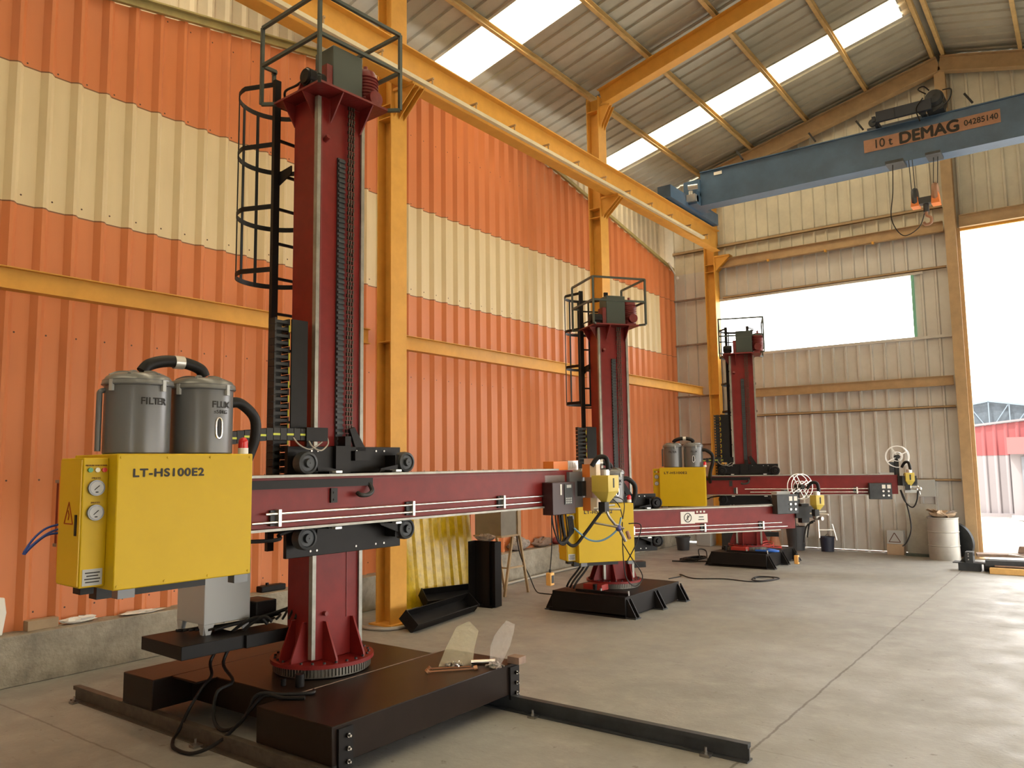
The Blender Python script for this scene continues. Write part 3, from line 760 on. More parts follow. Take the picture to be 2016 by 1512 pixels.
    while yy < -.44:
        zz = gz_-.05*max(0, (-.75-yy)/.45)
        b.box(xo-.09, xo+.02, yy, yy+.055, zz, zz+.09)
        if i % 2 == 0: mk.box(xo+.02, xo+.023, yy-.005, yy+.055, zz+.035, zz+.05)
        yy += .06; i += 1
    hc = part(b, 'boom_energy_chain', M_blackm); mk.build('chain_marks', M_greenmark, hc)
    part(MB().box(.22, .36, -.44, -.24, gz_-.005, gz_+.10).box(.22, .25, -.36, -.3, bz+.3, gz_), 'chain_bracket', M_black)
    part(MB().tube([(.34, -.42, gz_+.02), (.38, -.40, gz_-.05), (.38, -.32, gz_-.08), (.36, -.24, gz_-.03), (.34, -.23, gz_+.02)], .006).tube([(.34, -.55, gz_+.02), (.36, -.5, gz_-.04), (.36, -.4, gz_-.07), (.34, -.28, gz_-.01)], .006), 'loose_wires', M_hoseg)
    # --- yellow cabinet
    a0, a1, c0, c1 = cab
    cb_ = part(MB().box(.60, 1.15, a0, a1, c0, c1), 'cabinet', M_cab, bevel=.006)
    MB().box(.76, 1.05, a0-.13, a0+.0, c0+.02, c1-.02).build('control_box', M_cab, cb_, bevel=.005)
    MB().box(.77, 1.04, a0-.136, a0-.129, c0+.03, c1-.03).build('control_door', mat('door yellow', (.68, .44, .012), .4), cb_)
    MB().box(.99, 1.01, a0-.142, a0-.136, c0+.29, c0+.40).build('door_latch', M_blackm, cb_)
    MB().box(.66, .77, a0-.10, a0, c0+.1, c1-.12).build('side_box', M_orange, cb_)
    # warning triangle outline
    tz = c0+.35; ty = .905
    b = MB(); P3 = [(ty-.055, tz), (ty+.055, tz), (ty, tz+.115)]
    for i in range(3):
        p, q = P3[i], P3[(i+1) % 3]; b.bar((p[0], a0-.138, p[1]), (q[0], a0-.138, q[1]), .003, .006)
    b.bar((ty-.008, a0-.138, tz+.07), (ty+.006, a0-.138, tz+.045), .003, .006).bar((ty+.006, a0-.138, tz+.045), (ty-.004, a0-.138, tz+.02), .003, .006)
    b.build('warning_sign', mat('red brown print', (.35, .05, .01), .6), cb_)
    # front-left panel carries gauges (on the control box side facing the hall)
    gy = a0-.065; gx = 1.05
    for z_ in (c1-.18, c1-.31):
        g = MB().cyl((gx, gy, z_), (gx+.018, gy, z_), .042, 26); g.build('pressure_gauge', M_greyd, cb_)
        MB().cyl((gx+.018, gy, z_), (gx+.020, gy, z_), .034, 26).build('gauge_dial', M_dial, cb_)
        MB().bar((gx+.0215, gy-.013, z_-.010), (gx+.0215, gy+.012, z_+.012), .004, .003).box(gx+.02, gx+.0215, gy-.007, gy+.007, z_-.025, z_-.019).build('gauge_needle', M_text, cb_)
        text('PRESS', .012, (gx+.002, gy-.022, z_+.048), (0, 1, 0), (0, 0, 1), M_textb, 'gauge_caption', cb_, width=.045)
    for k, m_ in enumerate((M_lgreen, M_lwhite, M_lred)):
        MB().cyl((gx, gy-.032+.036*k, c1-.085), (gx+.012, gy-.032+.036*k, c1-.085), .0125, 14).build('indicator_lamp', m_, cb_)
    text('PRESSURE DUST POWER', .012, (gx+.002, gy-.055, c1-.065), (0, 1, 0), (0, 0, 1), M_textb, 'lamp_caption', cb_, width=.11)
    MB().box(gx, gx+.003, gy-.05, gy+.05, c0+.03, c0+.115).build('data_plate', M_greyl, cb_)
    for k, w_ in enumerate((.07, .08, .06, .075)): MB().box(gx+.003, gx+.004, gy-w_/2, gy+w_/2, c0+.045+k*.016, c0+.051+k*.016).build('data_plate_print', M_text, cb_)
    wl = (a1-a0)
    text('LT-HS100E2', .062, (1.152, a0+.10*wl, c1-.125), (0, 1, 0), (0, 0, 1), M_text, 'model_lettering', cb_, width=wl*.50, bold=.0022, space=1.10)
    for (yy, zz) in [(a0+.02+k*(wl-.04)/3, z_) for k in range(4) for z_ in (c0+.02, c1-.02)]:
        MB().cyl((1.15, yy, zz), (1.156, yy, zz), .007, 8).build('cover_screw', M_cab, cb_)
    for yy in (a0+.04, a1-.09): MB().box(1.05, 1.12, yy, yy+.09, c0-.05, c0).build('cabinet_foot', M_greyd, cb_)
    MB().box(.7, .8, a0-.02, a0+.05, c0-.05, c0).box(.62, .72, a0+.1, a1-.05, c0-.1, c0).build('cabinet_bracket', M_blackm, cb_)
    # tanks
    zc = c1
    sy_ = a0+.245, a0+.645
    for k, (yy, nm) in enumerate(zip(sy_, ('FILTER', 'FLUX'))):
        rr = .180 if k == 0 else .185
        tk = part(MB().lathe([(rr-.01, zc), (rr, zc+.01), (rr, zc+.395), (rr+.012, zc+.40), (rr+.012, zc+.43), (rr-.01, zc+.43)], (.83, yy, 0), 40), 'filter_tank' if k == 0 else 'flux_tank', M_greyd)
        ld_ = MB().lathe([(rr+.016, zc+.405), (rr+.012, zc+.425), (rr-.01, zc+.455), (rr-.05, zc+.472), (.03, zc+.478), (.001, zc+.478)], (.83, yy, 0), 40)
        for j in range(6):
            t_ = j*math.pi/3+.3
            ld_.tube([(.83+.05*math.cos(t_), yy+.05*math.sin(t_), zc+.478), (.83+.11*math.cos(t_), yy+.11*math.sin(t_), zc+.474), (.83+.155*math.cos(t_), yy+.155*math.sin(t_), zc+.455)], .014, 6)
        ld_.build('tank_lid', mat('grey tank lid paint', (.16, .165, .165), .3, .15), tk)
        for t_ in (-1.25, .35, 2.6):
            cx_, cy_ = .83+(rr+.008)*math.cos(t_), yy+(rr+.008)*math.sin(t_)
            MB().obox((cx_, cy_, zc+.395), (-math.sin(t_), math.cos(t_), 0), (math.cos(t_), math.sin(t_), 0), (0, 0, 1), .012, .008, .032).build('lid_latch', M_greyl, tk)
        # lettering wrapped on the tank
        chars = nm; wdt = .035; t0 = -.06+ (0.0 if k == 0 else .0)
        ang0 = -.33 if k == 0 else -.16
        adv = {'F': .15, 'I': .085, 'L': .14, 'T': .145, 'E': .155, 'R': .16, 'U': .18, 'X': .16}; t_ = ang0-.03
        for j, chx in enumerate(chars):
            if j: t_ += adv[chars[j-1]]
            px_, py_ = .83+(rr+.0015)*math.cos(t_), yy+(rr+.0015)*math.sin(t_)
            text(chx, .056, (px_, py_, zc+.285), (-math.sin(t_), math.cos(t_), 0), (0, 0, 1), M_text, 'tank_lettering', tk, bold=.001)
        if k:
            for j, chx in enumerate('\u226450KG'):
                t_ = -.13+j*.10
                text(chx, .032, (.83+(rr+.0015)*math.cos(t_), yy+(rr+.0015)*math.sin(t_), zc+.248), (-math.sin(t_), math.cos(t_), 0), (0, 0, 1), M_text, 'capacity_lettering', tk)
            t_ = .07; c_0 = Vector((.83+(rr+.002)*math.cos(t_), yy+(rr+.002)*math.sin(t_), 0)); tx = Vector((-math.sin(t_), math.cos(t_), 0))
            loop = [c_0+tx*dx+Vector((0, 0, zc+dz)) for dx, dz in ((-.018, .12), (-.018, .20), (0, .222), (.018, .20), (.018, .12), (0, .098))]
            MB().tube(loop, .006, 6, closed=True).build('sight_glass_frame', M_chrome, tk)
            MB().obox(c_0+Vector((0, 0, zc+.16)), tx, (math.cos(t_), math.sin(t_), 0), (0, 0, 1), .009, .003, .05).build('sight_glass', M_blackm, tk)
    y1_, y2_ = sy_
    part(MB().tube([(.83, y1_+.02, zc+.49), (.83, y1_+.06, zc+.535), (.83, y1_+.16, zc+.565), (.83, y2_-.12, zc+.565), (.83, y2_-.02, zc+.535), (.83, y2_+.01, zc+.49)], .036, 12), 'transfer_hose', M_hose)
    part(MB().lathe([(.037, -.03), (.041, -.03), (.041, .03), (.037, .03)], (.83, y2_-.16, zc+.565), 16, 'y'), 'hose_clamp', M_silver)
    part(MB().tube([(.86, y2_+.17, zc+.33), (.86, y2_+.25, zc+.33), (.85, y2_+.36, zc+.24), (.84, y2_+.37, zc+.1), (.82, y2_+.33, zc-.04), (.78, y2_+.30, zc-.2), (.6, y2_+.3, zc-.3)], .034, 12), 'suction_hose', M_hose)
    part(MB().cyl((.86, y2_+.16, zc+.33), (.86, y2_+.23, zc+.33), .024, 14), 'hose_coupling', M_silver)
    part(MB().tube([(.80, y1_-.16, zc+.37), (.80, y1_-.20, zc+.36), (.80, y1_-.205, zc+.3), (.80, y1_-.205, zc+.02)], .016, 10), 'air_pipe', M_greyd)
    al = part(MB().cyl((.95, y2_+.22, zc), (.95, y2_+.22, zc+.04), .032, 16), 'alarm_lamp', M_white)
    MB().cyl((.95, y2_+.22, zc+.04), (.95, y2_+.22, zc+.075), .03, 16).sphere((.95, y2_+.22, zc+.078), .03, 16).build('lamp_dome', M_lred, al)
    # --- wall-side platform and power source on the mast foot
    if kind == 'rail':
        part(MB().box(-.78, -.16, -1.13, -.60, .60, .70).box(-.40, -.13, -.62, -.20, .60, .70), 'rear_platform', M_black, bevel=.004)
    else:
        part(MB().box(-.20, -.06, .20, .58, .52, .61), 'rear_platform', M_black, bevel=.004)
    # --- head
    h = empty('welding_head'); h.parent = root
    e = fa
    if head == 1:
        cbx = MB().box(.53, .66, e-.56, e-.16, bz-.27, bz+.06).build('control_panel', mat('dark maroon panel', (.035, .012, .014), .45), h, bevel=.006)
        MB().box(.66, .668, e-.36, e-.22, bz-.17, bz+.04).build('keypad', M_dark, h)
        b = MB()
        for i in range(4):
            for j in range(3): b.box(.668, .672, e-.345+i*.028, e-.328+i*.028, bz-.16+j*.022, bz-.145+j*.022)
        b.box(.668, .672, e-.33, e-.25, bz+.0, bz+.03)
        b.build('keypad_buttons', M_greyl, h)
        MB().box(.66, .664, e-.43, e-.405, bz-.07, bz+.04).build('switch_label', M_white, h)
        MB().box(.36, .52, e-.50, e-.15, bz+.06, bz+.13).build('slide_rail_cover', M_silver, h)
        MB().box(.36, .50, e-.32, e-.06, bz+.18, bz+.275).build('feed_motor_cover', M_orange, h, bevel=.004)
        m3_ = MB().box(.36, .50, e-.06, e+.13, bz+.18, bz+.28); [m3_.box(.50, .505, e-.05+k*.04, e-.03+k*.04, bz+.20, bz+.26) for k in range(4)]
        m3_.build('feed_motor', M_silver, h)
        MB().box(.42, .56, e-.12, e+.18, bz-.22, bz+.16).build('slide_body', M_greyd, h)
        MB().box(.54, .62, e+.02, e+.10, bz-.10, bz+.06).build('slide_motor', M_blackm, h)
        for za, zb in ((.10, .24), (-.26, -.12)):
            MB().box(.56, .66, e+.12, e+.20, bz+za, bz+zb).build('slide_cover', M_orange, h)
            MB().box(.66, .74, e+.12, e+.20, bz+za, bz+zb).build('slide_face', mat('pale cream aluminium', (.80, .66, .46), .5), h)
        MB().box(.60, .70, e+.10, e+.19, bz-.12, bz+.10).build('slide_screw_cover', M_plate, h)
        MB().box(.60, .74, e+.10, e+.2, bz+.24, bz+.30).build('slide_cap', M_silver, h)
        hx, hy = .84, e+.14
    else:
        pz = 0.0 if head == 2 else -.33; pa = 0.0 if head == 2 else -.10
        MB().box(.53, .66, e-.42+pa, e-.03+pa, bz+.06+pz, bz+.36+pz).build('control_panel', M_dark, h, bevel=.006)
        for k in range(2):
            MB().box(.66, .664, e-.20+k*.09+pa, e-.14+k*.09+pa, bz+.26+pz, bz+.33+pz).build('meter', M_white, h)
            MB().cyl((.66, e-.18+k*.09+pa, bz+.21+pz), (.675, e-.18+k*.09+pa, bz+.21+pz), .018, 12).cyl((.66, e-.18+k*.09+pa, bz+.13+pz), (.675, e-.18+k*.09+pa, bz+.13+pz), .018, 12).build('panel_knob', M_silver, h)
        MB().box(.36, .50, e-.3, e-.05, bz+(.30 if head == 2 else .18), bz+(.40 if head == 2 else .22)).build('slide_motor', M_greyl, h)
        MB().box(.38, .56, e+.0, e+.32, bz-.02, bz+.16).box(.44, .54, e+.12, e+.26, bz-.10, bz+.2).build('cross_slide', M_blackm, h)
        MB().box(.34, .42, e-.1, e-.02, bz+.18, bz+.42).build('slide_column', M_dark, h)
        # wire reel
        ry, rz_ = (e+.14, bz+.47) if head == 2 else (e+.02, bz+.52)
        for dx in (-.05, .05):
            b = MB(); N = 26
            ring = [(.50+dx, ry+.20*math.cos(2*math.pi*i/N), rz_+.20*math.sin(2*math.pi*i/N)) for i in range(N)]
            b.tube(ring, .0075, 6, closed=True, sub=1)
            ring = [(.50+dx, ry+.085*math.cos(2*math.pi*i/N), rz_+.085*math.sin(2*math.pi*i/N)) for i in range(N)]
            b.tube(ring, .007, 6, closed=True, sub=1)
            for k in range(4):
                t_ = k*math.pi/2+.5
                b.bar((.50+dx, ry+.03*math.cos(t_), rz_+.03*math.sin(t_)), (.50+dx, ry+.2*math.cos(t_), rz_+.2*math.sin(t_)), .022, .01)
            b.build('reel_rim', M_silver, h)
        MB().cyl((.42, ry, rz_), (.58, ry, rz_), .04, 18).build('reel_hub', M_blackm, h)
        MB().box(.38, .44, ry-.035, ry+.035, bz+.12, rz_+.02).build('reel_arm', M_blackm, h)
        hx, hy = (.74, e+.26) if head == 2 else (.70, e+.17)
    # flux hopper: square body with a pyramid foot
    zt = bz+(.12 if head == 1 else (.34 if head == 2 else .22)); hs = .105 if head == 1 else .075
    hb_ = MB(); rot = R(45-theta*0)
    def sq(zv, w_): return [(hx-w_, hy-w_, zv), (hx+w_, hy-w_, zv), (hx+w_, hy+w_, zv), (hx-w_, hy+w_, zv)]
    vs = sq(zt, hs)+sq(zt-(.17 if head == 1 else .15), hs)+sq(zt-(.30 if head == 1 else .24), .022)
    hb_.add(vs, [(0, 1, 2, 3)]+[(4+i, 4+(i+1) % 4, (i+1) % 4, i) for i in range(4)]+[(8+i, 8+(i+1) % 4, 4+(i+1) % 4, 4+i) for i in range(4)]+[(11, 10, 9, 8)])
    hb_.build('flux_hopper', mat('pale yellow hopper', (.60, .46, .08), .45), h, bevel=.004)
    MB().box(hx+hs, hx+hs+.003, hy-.012, hy+.012, zt-.13, zt-.03).build('hopper_window', M_blackm, h)
    MB().cyl((hx, hy, zt), (hx, hy, zt+.06), .05, 18).build('hopper_neck', M_silver, h)
    MB().tube([(hx-.1, hy-.1, zt+.10), (hx-.05, hy-.05, zt+.19), (hx+.02, hy, zt+.18), (hx+.03, hy+.02, zt+.05)], .026, 10).build('hopper_hose', M_hose, h)
    zn = zt-(.30 if head == 1 else .24)
    MB().cyl((hx, hy, zn), (hx, hy, zn-.05), .024, 12).cyl((hx, hy-.0, zn-.02), (hx+.02, hy+.14, zn-.02), .012, 8).cyl((hx-.12, hy-.05, zn-.05), (hx+.12, hy+.10, zn-.06), .014, 8).build('wire_feeder', M_silver, h)
    b = MB().box(hx-.04, hx+.04, hy-.08, hy, zn-.08, zn+.02)
    b.build('feed_rolls', M_blackm, h)
    if head == 1:
        b = MB().tube([(hx, hy, zn-.04), (hx+.02, hy+.03, zn-.14), (hx+.10, hy+.10, zn-.28), (hx+.12, hy+.10, zn-.32)], .014)
        b.cyl((hx-.14, hy-.05, zn-.20), (hx+.16, hy+.10, zn-.26), .011, 8).cyl((hx+.08, hy+.08, zn-.22), (hx+.16, hy+.12, zn-.40), .016, 10)
        b.build('welding_torch', M_steel, h)
        MB().sphere((hx+.10, hy+.09, zn-.26), .035).build('torch_clamp', mat('violet blue anodised metal', (.12, .12, .35), .35, .6), h)
        MB().cyl((hx+.17, hy+.14, zn-.30), (hx+.22, hy+.1, zn-.36), .02).build('flux_nozzle', M_plate, h)
        cs = MB()
        cs.tube([(hx-.02, hy, zn-.05), (.76, e+.12, zn-.12), (.70, e-.05, zn-.30), (.66, e-.2, zn-.42), (.62, e-.30, zn-.34), (.60, e-.34, zn-.1)], .018)
        cs.build('torch_cable', M_hose, h)
        for k in range(5):
            o_ = .02*k
            MB().tube([(.60, e-.50+.06*k, bz-.27), (.62, e-.50+.06*k, bz-.40-.03*k), (.64, e-.44+o_, bz-.55), (.65, e-.34+o_, bz-.57+o_), (.64, e-.26+o_, bz-.45), (.61, e-.24+o_, bz-.3)], .008).build('panel_cable', M_hose, h)
        MB().tube([(.66, e-.2, bz-.42), (.72, e-.02, bz-.55), (.82, e+.10, bz-.56), (.92, e+.22, bz-.46), (.94, e+.28, bz-.33)], .010).build('air_hose', mat('pale blue tube', (.12, .25, .34), .4), h)
        MB().tube([(.8, e+.25, bz-.1), (.9, e+.3, bz-.2), (.93, e+.33, bz-.35)], .005).tube([(.76, e+.22, bz-.1), (.92, e+.36, bz-.15), (.93, e+.33, bz-.35)], .005).tube([(.94, e+.3, bz-.38), (.97, e+.25, bz-.7), (1.0, e+.25, bz-.95), (1.05, e+.35, bz-1.05), (1.08, e+.45, bz-.95), (1.02, e+.33, bz-.75), (.95, e+.28, bz-.6)], .006).tube([(.97, e+.38, bz-.4), (1.06, e+.48, bz-.42), (1.04, e+.42, bz-.6), (.98, e+.30, bz-.8)], .006).build('thin_wires', M_hose, h)
    elif head == 2:
        MB().cyl((hx, hy, zn-.05), (hx+.0, hy, zn-.42), .012, 8).cyl((hx, hy, zn-.30), (hx+.0, hy+.28, zn-.31), .008, 8).cyl((hx+.0, hy+.26, zn-.22), (hx+.0, hy+.33, zn-.47), .011, 8).cyl((hx, hy, zn-.32), (hx, hy, zn-.42), .018, 10).build('welding_torch', M_silver, h)
        MB().sphere((hx-.02, hy-.02, zn-.1), .05).cyl((hx-.06, hy, zn-.12), (hx+.08, hy+.02, zn-.12), .03).build('torch_clamp', M_steel, h)
        MB().tube([(hx-.05, hy-.05, zn-.18), (hx-.12, hy-.12, zn-.24), (hx-.14, hy-.16, zn-.4), (hx-.12, hy-.18, zn-.5)], .012).tube([(hx-.03, hy-.03, zn-.16), (hx-.1, hy-.08, zn-.2), (hx-.12, hy-.12, zn-.42)], .012).build('torch_cable', M_hose, h)
    else:
        MB().box(.6, .7, e+.05, e+.28, bz-.02, bz+.16).box(.66, .70, e+.22, e+.3, bz-.0, bz+.12).build('feeder_box', M_dark, h)
        MB().box(.6, .7, e+.08, e+.28, bz-.15, bz-.02).build('torch_plate', M_greyl, h)
        MB().sphere((.7, e+.33, bz-.08), .04).cyl((.7, e+.3, bz-.02), (.7, e+.33, bz-.18), .015).build('welding_torch', M_steel, h)
        MB().tube([(.6, e+.02, bz-.1), (.62, e+.08, bz-.3), (.64, e+.2, bz-.42), (.66, e+.28, bz-.3), (.68, e+.3, bz-.12)], .012).tube([(.6, e+.03, bz-.1), (.62, e+.12, bz-.4), (.63, e+.16, bz-.8), (.62, e+.08, bz-1.05), (.6, e+.0, bz-1.14)], .012).build('torch_cable', M_hose, h)
    return root

m1 = manipulator('nearest tall red welding column with yellow cabinet, on a black base over floor rails', 'column and boom welding machines',
    (-5.23, 4.38), 3, 1.0, 5.13, 1.74, (-2.21, -1.40, 1.36, 2.08), 'rail', 1, (5.37, 4.82, 4.26, 3.70), 0)
m2 = manipulator('middle red welding column with cage ladder, its yellow cabinet in front of the mast', 'column and boom welding machines',
    (-5.6, 9.9), 35.5, .93, 4.23, 1.25, (-1.04, -.21, .80, 1.58), 'skid', 2, (4.86, 4.28, 3.69, 3.1), 0)
m3 = manipulator('farthest red welding column with its boom pointing right, against the end wall', 'column and boom welding machines',
    (-5.6, 15.3), 69, .97, 4.22, 1.57, (-1.65, -.78, 1.19, 1.94), 'skid2', 3, (4.86, 4.28, 3.69, 3.1), 0)

def loc_pt(M, th, s, b, a, z):
    t_ = R(th); A = Vector((math.sin(t_), math.cos(t_), 0)); B = Vector((math.cos(t_), -math.sin(t_), 0))
    return Vector((M[0], M[1], 0))+A*a*s+B*b*s+Vector((0, 0, z*s))
K1 = ((-5.23, 4.38), 3, 1.0); K2 = ((-5.6, 9.9), 35.5, .93); K3 = ((-5.6, 15.3), 69, .97)

# grey power source standing on the nearest machine's platform
ps = tag(empty('welding_power_source', loc_pt(*K1, -.585, -.64, .70), -R(3)), 'light grey power cabinet on feet under the nearest yellow cabinet', 'power source')
MB().box(-.21, .21, -.2, .2, .08, .56).build('housing', M_greyl, ps, bevel=.005)
for sx in (-1, 1):
    for sy in (-1, 1):
        MB().prism([(sx*.21, sy*.2, .08), (sx*.21-sx*.0, sy*.2-sy*.09, .08), (sx*.205, sy*.2-sy*.06, 0), (sx*.205, sy*.2-sy*.02, 0)], (-sx*.012, 0, 0)).prism([(sx*.21, sy*.2, .08), (sx*.21-sx*.09, sy*.2, .08), (sx*.21-sx*.06, sy*.195, 0), (sx*.21-sx*.02, sy*.195, 0)], (0, -sy*.012, 0)).build('foot', M_greyl, ps)
# blue tubes at rear of the nearest machine
A_ = lambda b, a, z: loc_pt(*K1, b, a, z)
tag(MB().tube([A_(.70, -2.30, 1.70), A_(.70, -2.38, 1.68), A_(.70, -2.44, 1.63), A_(.71, -2.49, 1.56)], .006).tube([A_(.72, -2.30, 1.68), A_(.73, -2.38, 1.655), A_(.72, -2.45, 1.60), A_(.70, -2.49, 1.55)], .006).tube([A_(.69, -2.30, 1.65), A_(.68, -2.37, 1.64), A_(.69, -2.44, 1.59), A_(.71, -2.485, 1.55)], .006).build('air_tubes', M_bluet), 'blue air tubes drooping from the rear of the nearest yellow cabinet', 'tube')
# cables over the base
tag(MB().tube([(-5.45, 4.0, .74), (-5.50, 3.93, .80), (-5.62, 3.80, .70), (-5.72, 3.68, .50), (-5.62, 3.62, .40), (-5.55, 3.50, .35), (-5.55, 3.40, .22), (-5.62, 3.36, .06), (-5.56, 3.28, .02), (-5.40, 3.20, .02), (-5.20, 3.22, .02), (-5.10, 3.36, .08), (-4.98, 3.48, .24), (-4.90, 3.52, .39), (-4.78, 3.64, .385), (-4.66, 3.80, .375), (-4.70, 3.86, .375)], .013).build('power_cable', M_hose), 'black cable looping from the nearest machine over its base to the floor', 'cable')
tag(MB().tube([(-5.42, 4.02, .76), (-5.46, 3.96, .80), (-5.58, 3.84, .68), (-5.62, 3.72, .48), (-5.40, 3.66, .38), (-5.36, 3.50, .34), (-5.30, 3.44, .18), (-5.16, 3.42, .13), (-5.04, 3.46, .17), (-4.93, 3.50, .30), (-4.86, 3.56, .385), (-4.72, 3.62, .375), (-4.60, 3.70, .375)], .013).build('power_cable', M_hose), 'second black cable hanging in a shorter loop in front of the nearest base', 'cable')
b = MB()
random.seed(3)
for k in range(7):
    x_, y_ = -5.75+.04*k, 4.0+.03*k
    b.tube([(x_-.1, y_-.55, .74), (x_-.05, y_-.2, .72+.01*k), (x_+.1, y_, .73+.02*k), (x_+.22, y_+.06, .74+.03*k), (x_+.28, y_-.02, .78)], .010)
tag(b.build('cable_bundle', M_hose), 'tangle of dark cables on the platform beside the nearest mast', 'cable bundle')
tag(MB().box(-5.86, -5.60, 4.0, 4.2, .76, .90).build('terminal_box', M_black, bevel=.01), 'black terminal box against the foot of the nearest mast', 'box')

# floor rails
for y, lab in ((3.40, 'near floor rail running under the nearest machine base'), (5.30, 'far floor rail sticking out to the right of the nearest machine base')):
    x0, x1 = (-7.32, -2.0)
    rr = tag(empty('floor_rail', (0, y, 0)), lab, 'rail', 'machine floor rails')
    MB().box(x0, x1, -.05, .05, 0, .010).box(x0, x1, -.008, .008, .01, .10).box(x0, x1, -.028, .028, .088, .118).build('rail', mat('rail steel', (.13, .11, .09), .5, .5, var=.4, vscale=10) if y < 4 else M_dark, rr)
    cx = [-7.2, -5.35, -3.72, -2.28] if y > 4 else [-7.2, -5.35, -3.6, -2.28]
    for x in cx:
        MB().box(x-.035, x+.035, -.10, -.03, .0, .018).cyl((x, -.07, .018), (x, -.07, .06), .009, 8).cyl((x, -.07, .018), (x, -.07, .03), .018, 6).build('rail_clamp', M_steel, rr)

# things lying on the nearest base
def bag(name, lab, pts, depth, m_, contents):
    t_ = tag(empty(name, (0, 0, 0)), lab, 'bag')
    a = MB(); n = len(pts)
    c = sum((Vector(p) for p in pts), Vector())/n; nrm = Vector(depth)
    inner = [c+(Vector(p)-c)*.55 for p in pts]
    vs = [Vector(p) for p in pts]+[p+nrm for p in inner]+[p-nrm for p in inner]+[c+nrm*1.1, c-nrm*1.1]
    for i in range(n): vs[n+i] += nrm*.2*random.uniform(-1, 1); vs[2*n+i] += nrm*.2*random.uniform(-1, 1)
    fs = []
    for i in range(n):
        j = (i+1) % n
        fs += [(i, j, n+j, n+i), (n+i, n+j, 3*n), (j, i, 2*n+i, 2*n+j), (2*n+j, 2*n+i, 3*n+1)]
    a.add(vs, fs).build('film', m_, t_)
    b_ = MB()
    for p, k_, rad in contents:
        for q in range(k_):
            d_ = Vector((random.gauss(0, rad), random.gauss(0, rad), abs(random.gauss(0, rad*.35))))
            ax = Vector((random.uniform(-1, 1), random.uniform(-1, 1), random.uniform(-.3, .3))).normalized()
            b_.cyl(Vector(p)+d_-ax*.009, Vector(p)+d_+ax*.009, .007, 6)
    b_.build('fasteners', M_steel, t_)
    t_.children[1]['kind'] = 'stuff'
    return t_
bag('plastic_bag', 'yellowish plastic bag of small screws on the nearest base', [(-4.42, 4.90, .362), (-4.40, 4.97, .50), (-4.36, 5.06, .66), (-4.28, 5.13, .70), (-4.23, 5.19, .62), (-4.24, 5.14, .48), (-4.22, 5.10, .362)], (-.02, -.025, 0), M_bag1, [((-4.32, 4.99, .366), 70, .035)])
bag('plastic_bag', 'clear plastic bag of nuts standing at the far edge of the nearest base', [(-4.06, 5.10, .362), (-4.07, 5.17, .50), (-4.04, 5.24, .66), (-4.01, 5.28, .71), (-3.95, 5.32, .68), (-3.97, 5.26, .50), (-3.98, 5.14, .362)], (-.03, -.03, 0), M_bag2, [((-4.03, 5.15, .368), 80, .03)])
tag(MB().cyl((-4.24, 5.10, .382), (-4.09, 5.23, .384), .020, 14).build('steel_pipe', M_chrome), 'short bright steel pipe between the two plastic bags', 'pipe')
tag(MB().bar((-4.36, 4.72, .372), (-4.12, 4.99, .372), .012, .010).cyl((-4.12, 4.99, .372), (-4.10, 5.01, .380), .02, 10).cyl((-4.37, 4.71, .366), (-4.36, 4.72, .38), .024, 12).build('wrench', M_copper), 'copper coloured wrench lying nearest the edge of the base', 'wrench', 'wrenches on the nearest base')
tag(MB().bar((-4.41, 4.80, .370), (-4.18, 5.03, .370), .012, .010).cyl((-4.42, 4.79, .364), (-4.41, 4.80, .378), .022, 12).build('wrench', M_copper), 'copper coloured wrench just behind the other, by the yellowish bag', 'wrench', 'wrenches on the nearest base')
tag(bx(-4.02, -3.90, 5.30, 5.40,   .363, .42).build('wooden_block', M_rust, bevel=.004), 'small dirty wooden block on the corner of the nearest base', 'block')
# hanging pendants
def pendant(p_top, p, lab, h_):
    t_ = tag(empty('pendant_control', p), lab, 'remote control', 'hanging pendant controls')
    MB().box(-.030, .030, -.035, .035, -h_/2, h_/2).build('casing', M_peach, t_, bevel=.01)
    MB().box(.030, .034, -.02, .02, -h_*.3, h_*.3).cyl((0, 0, h_/2), (0, 0, h_/2+.03), .012).build('buttons', M_blackm, t_)
    q = Vector(p_top)-Vector(p)
    MB().tube([(0, 0, h_/2+.02), q*.5+Vector((.01, 0, 0)), q], .005).build('hanging_cable', M_hose, t_)
pendant(A_(.70, 2.24, 1.46), A_(.70, 2.20, .86), 'yellow pendant control hanging under the nearest boom end', .125)
pendant(loc_pt(*K2, .62, 2.85, 1.26), loc_pt(*K2, .62, 2.84, .60), 'yellow pendant control hanging under the middle boom end', .125)
# safety sign on the middle boom
sg = empty('safety_sign', loc_pt(*K2, .524, 1.02, 1.30), -R(35.5), .93); tag(sg, 'white warning sign with a circle symbol on the middle boom', 'sign')
MB().box(0, .003, -.14, .10, -.09, .09).box(0, .003, .10, .32, -.08, .05).build('plate', M_white, sg)
b = MB().tube([(.004, -.02+.06*math.cos(2*math.pi*i/20), .065*math.sin(2*math.pi*i/20)) for i in range(20)], .006, 6, closed=True, sub=1)
b.bar((.004, -.06, -.045), (.004, .02, .045), .004, .01).bar((.004, -.02, -.04), (.004, -.02, .04), .004, .012).bar((.004, -.045, .01), (.004, .01, .01), .004, .008)
b.build('symbol', M_text, sg)
for yy, zz, w_ in ((.17, .0, .08), (.16, -.04, .1)): MB().box(.003, .005, yy, yy+w_, zz, zz+.012).build('print', M_text, sg)
for k in range(3): MB().box(0, .004, .13+k*.06, .16+k*.06, .07, .095).build('red_print', M_white, sg)
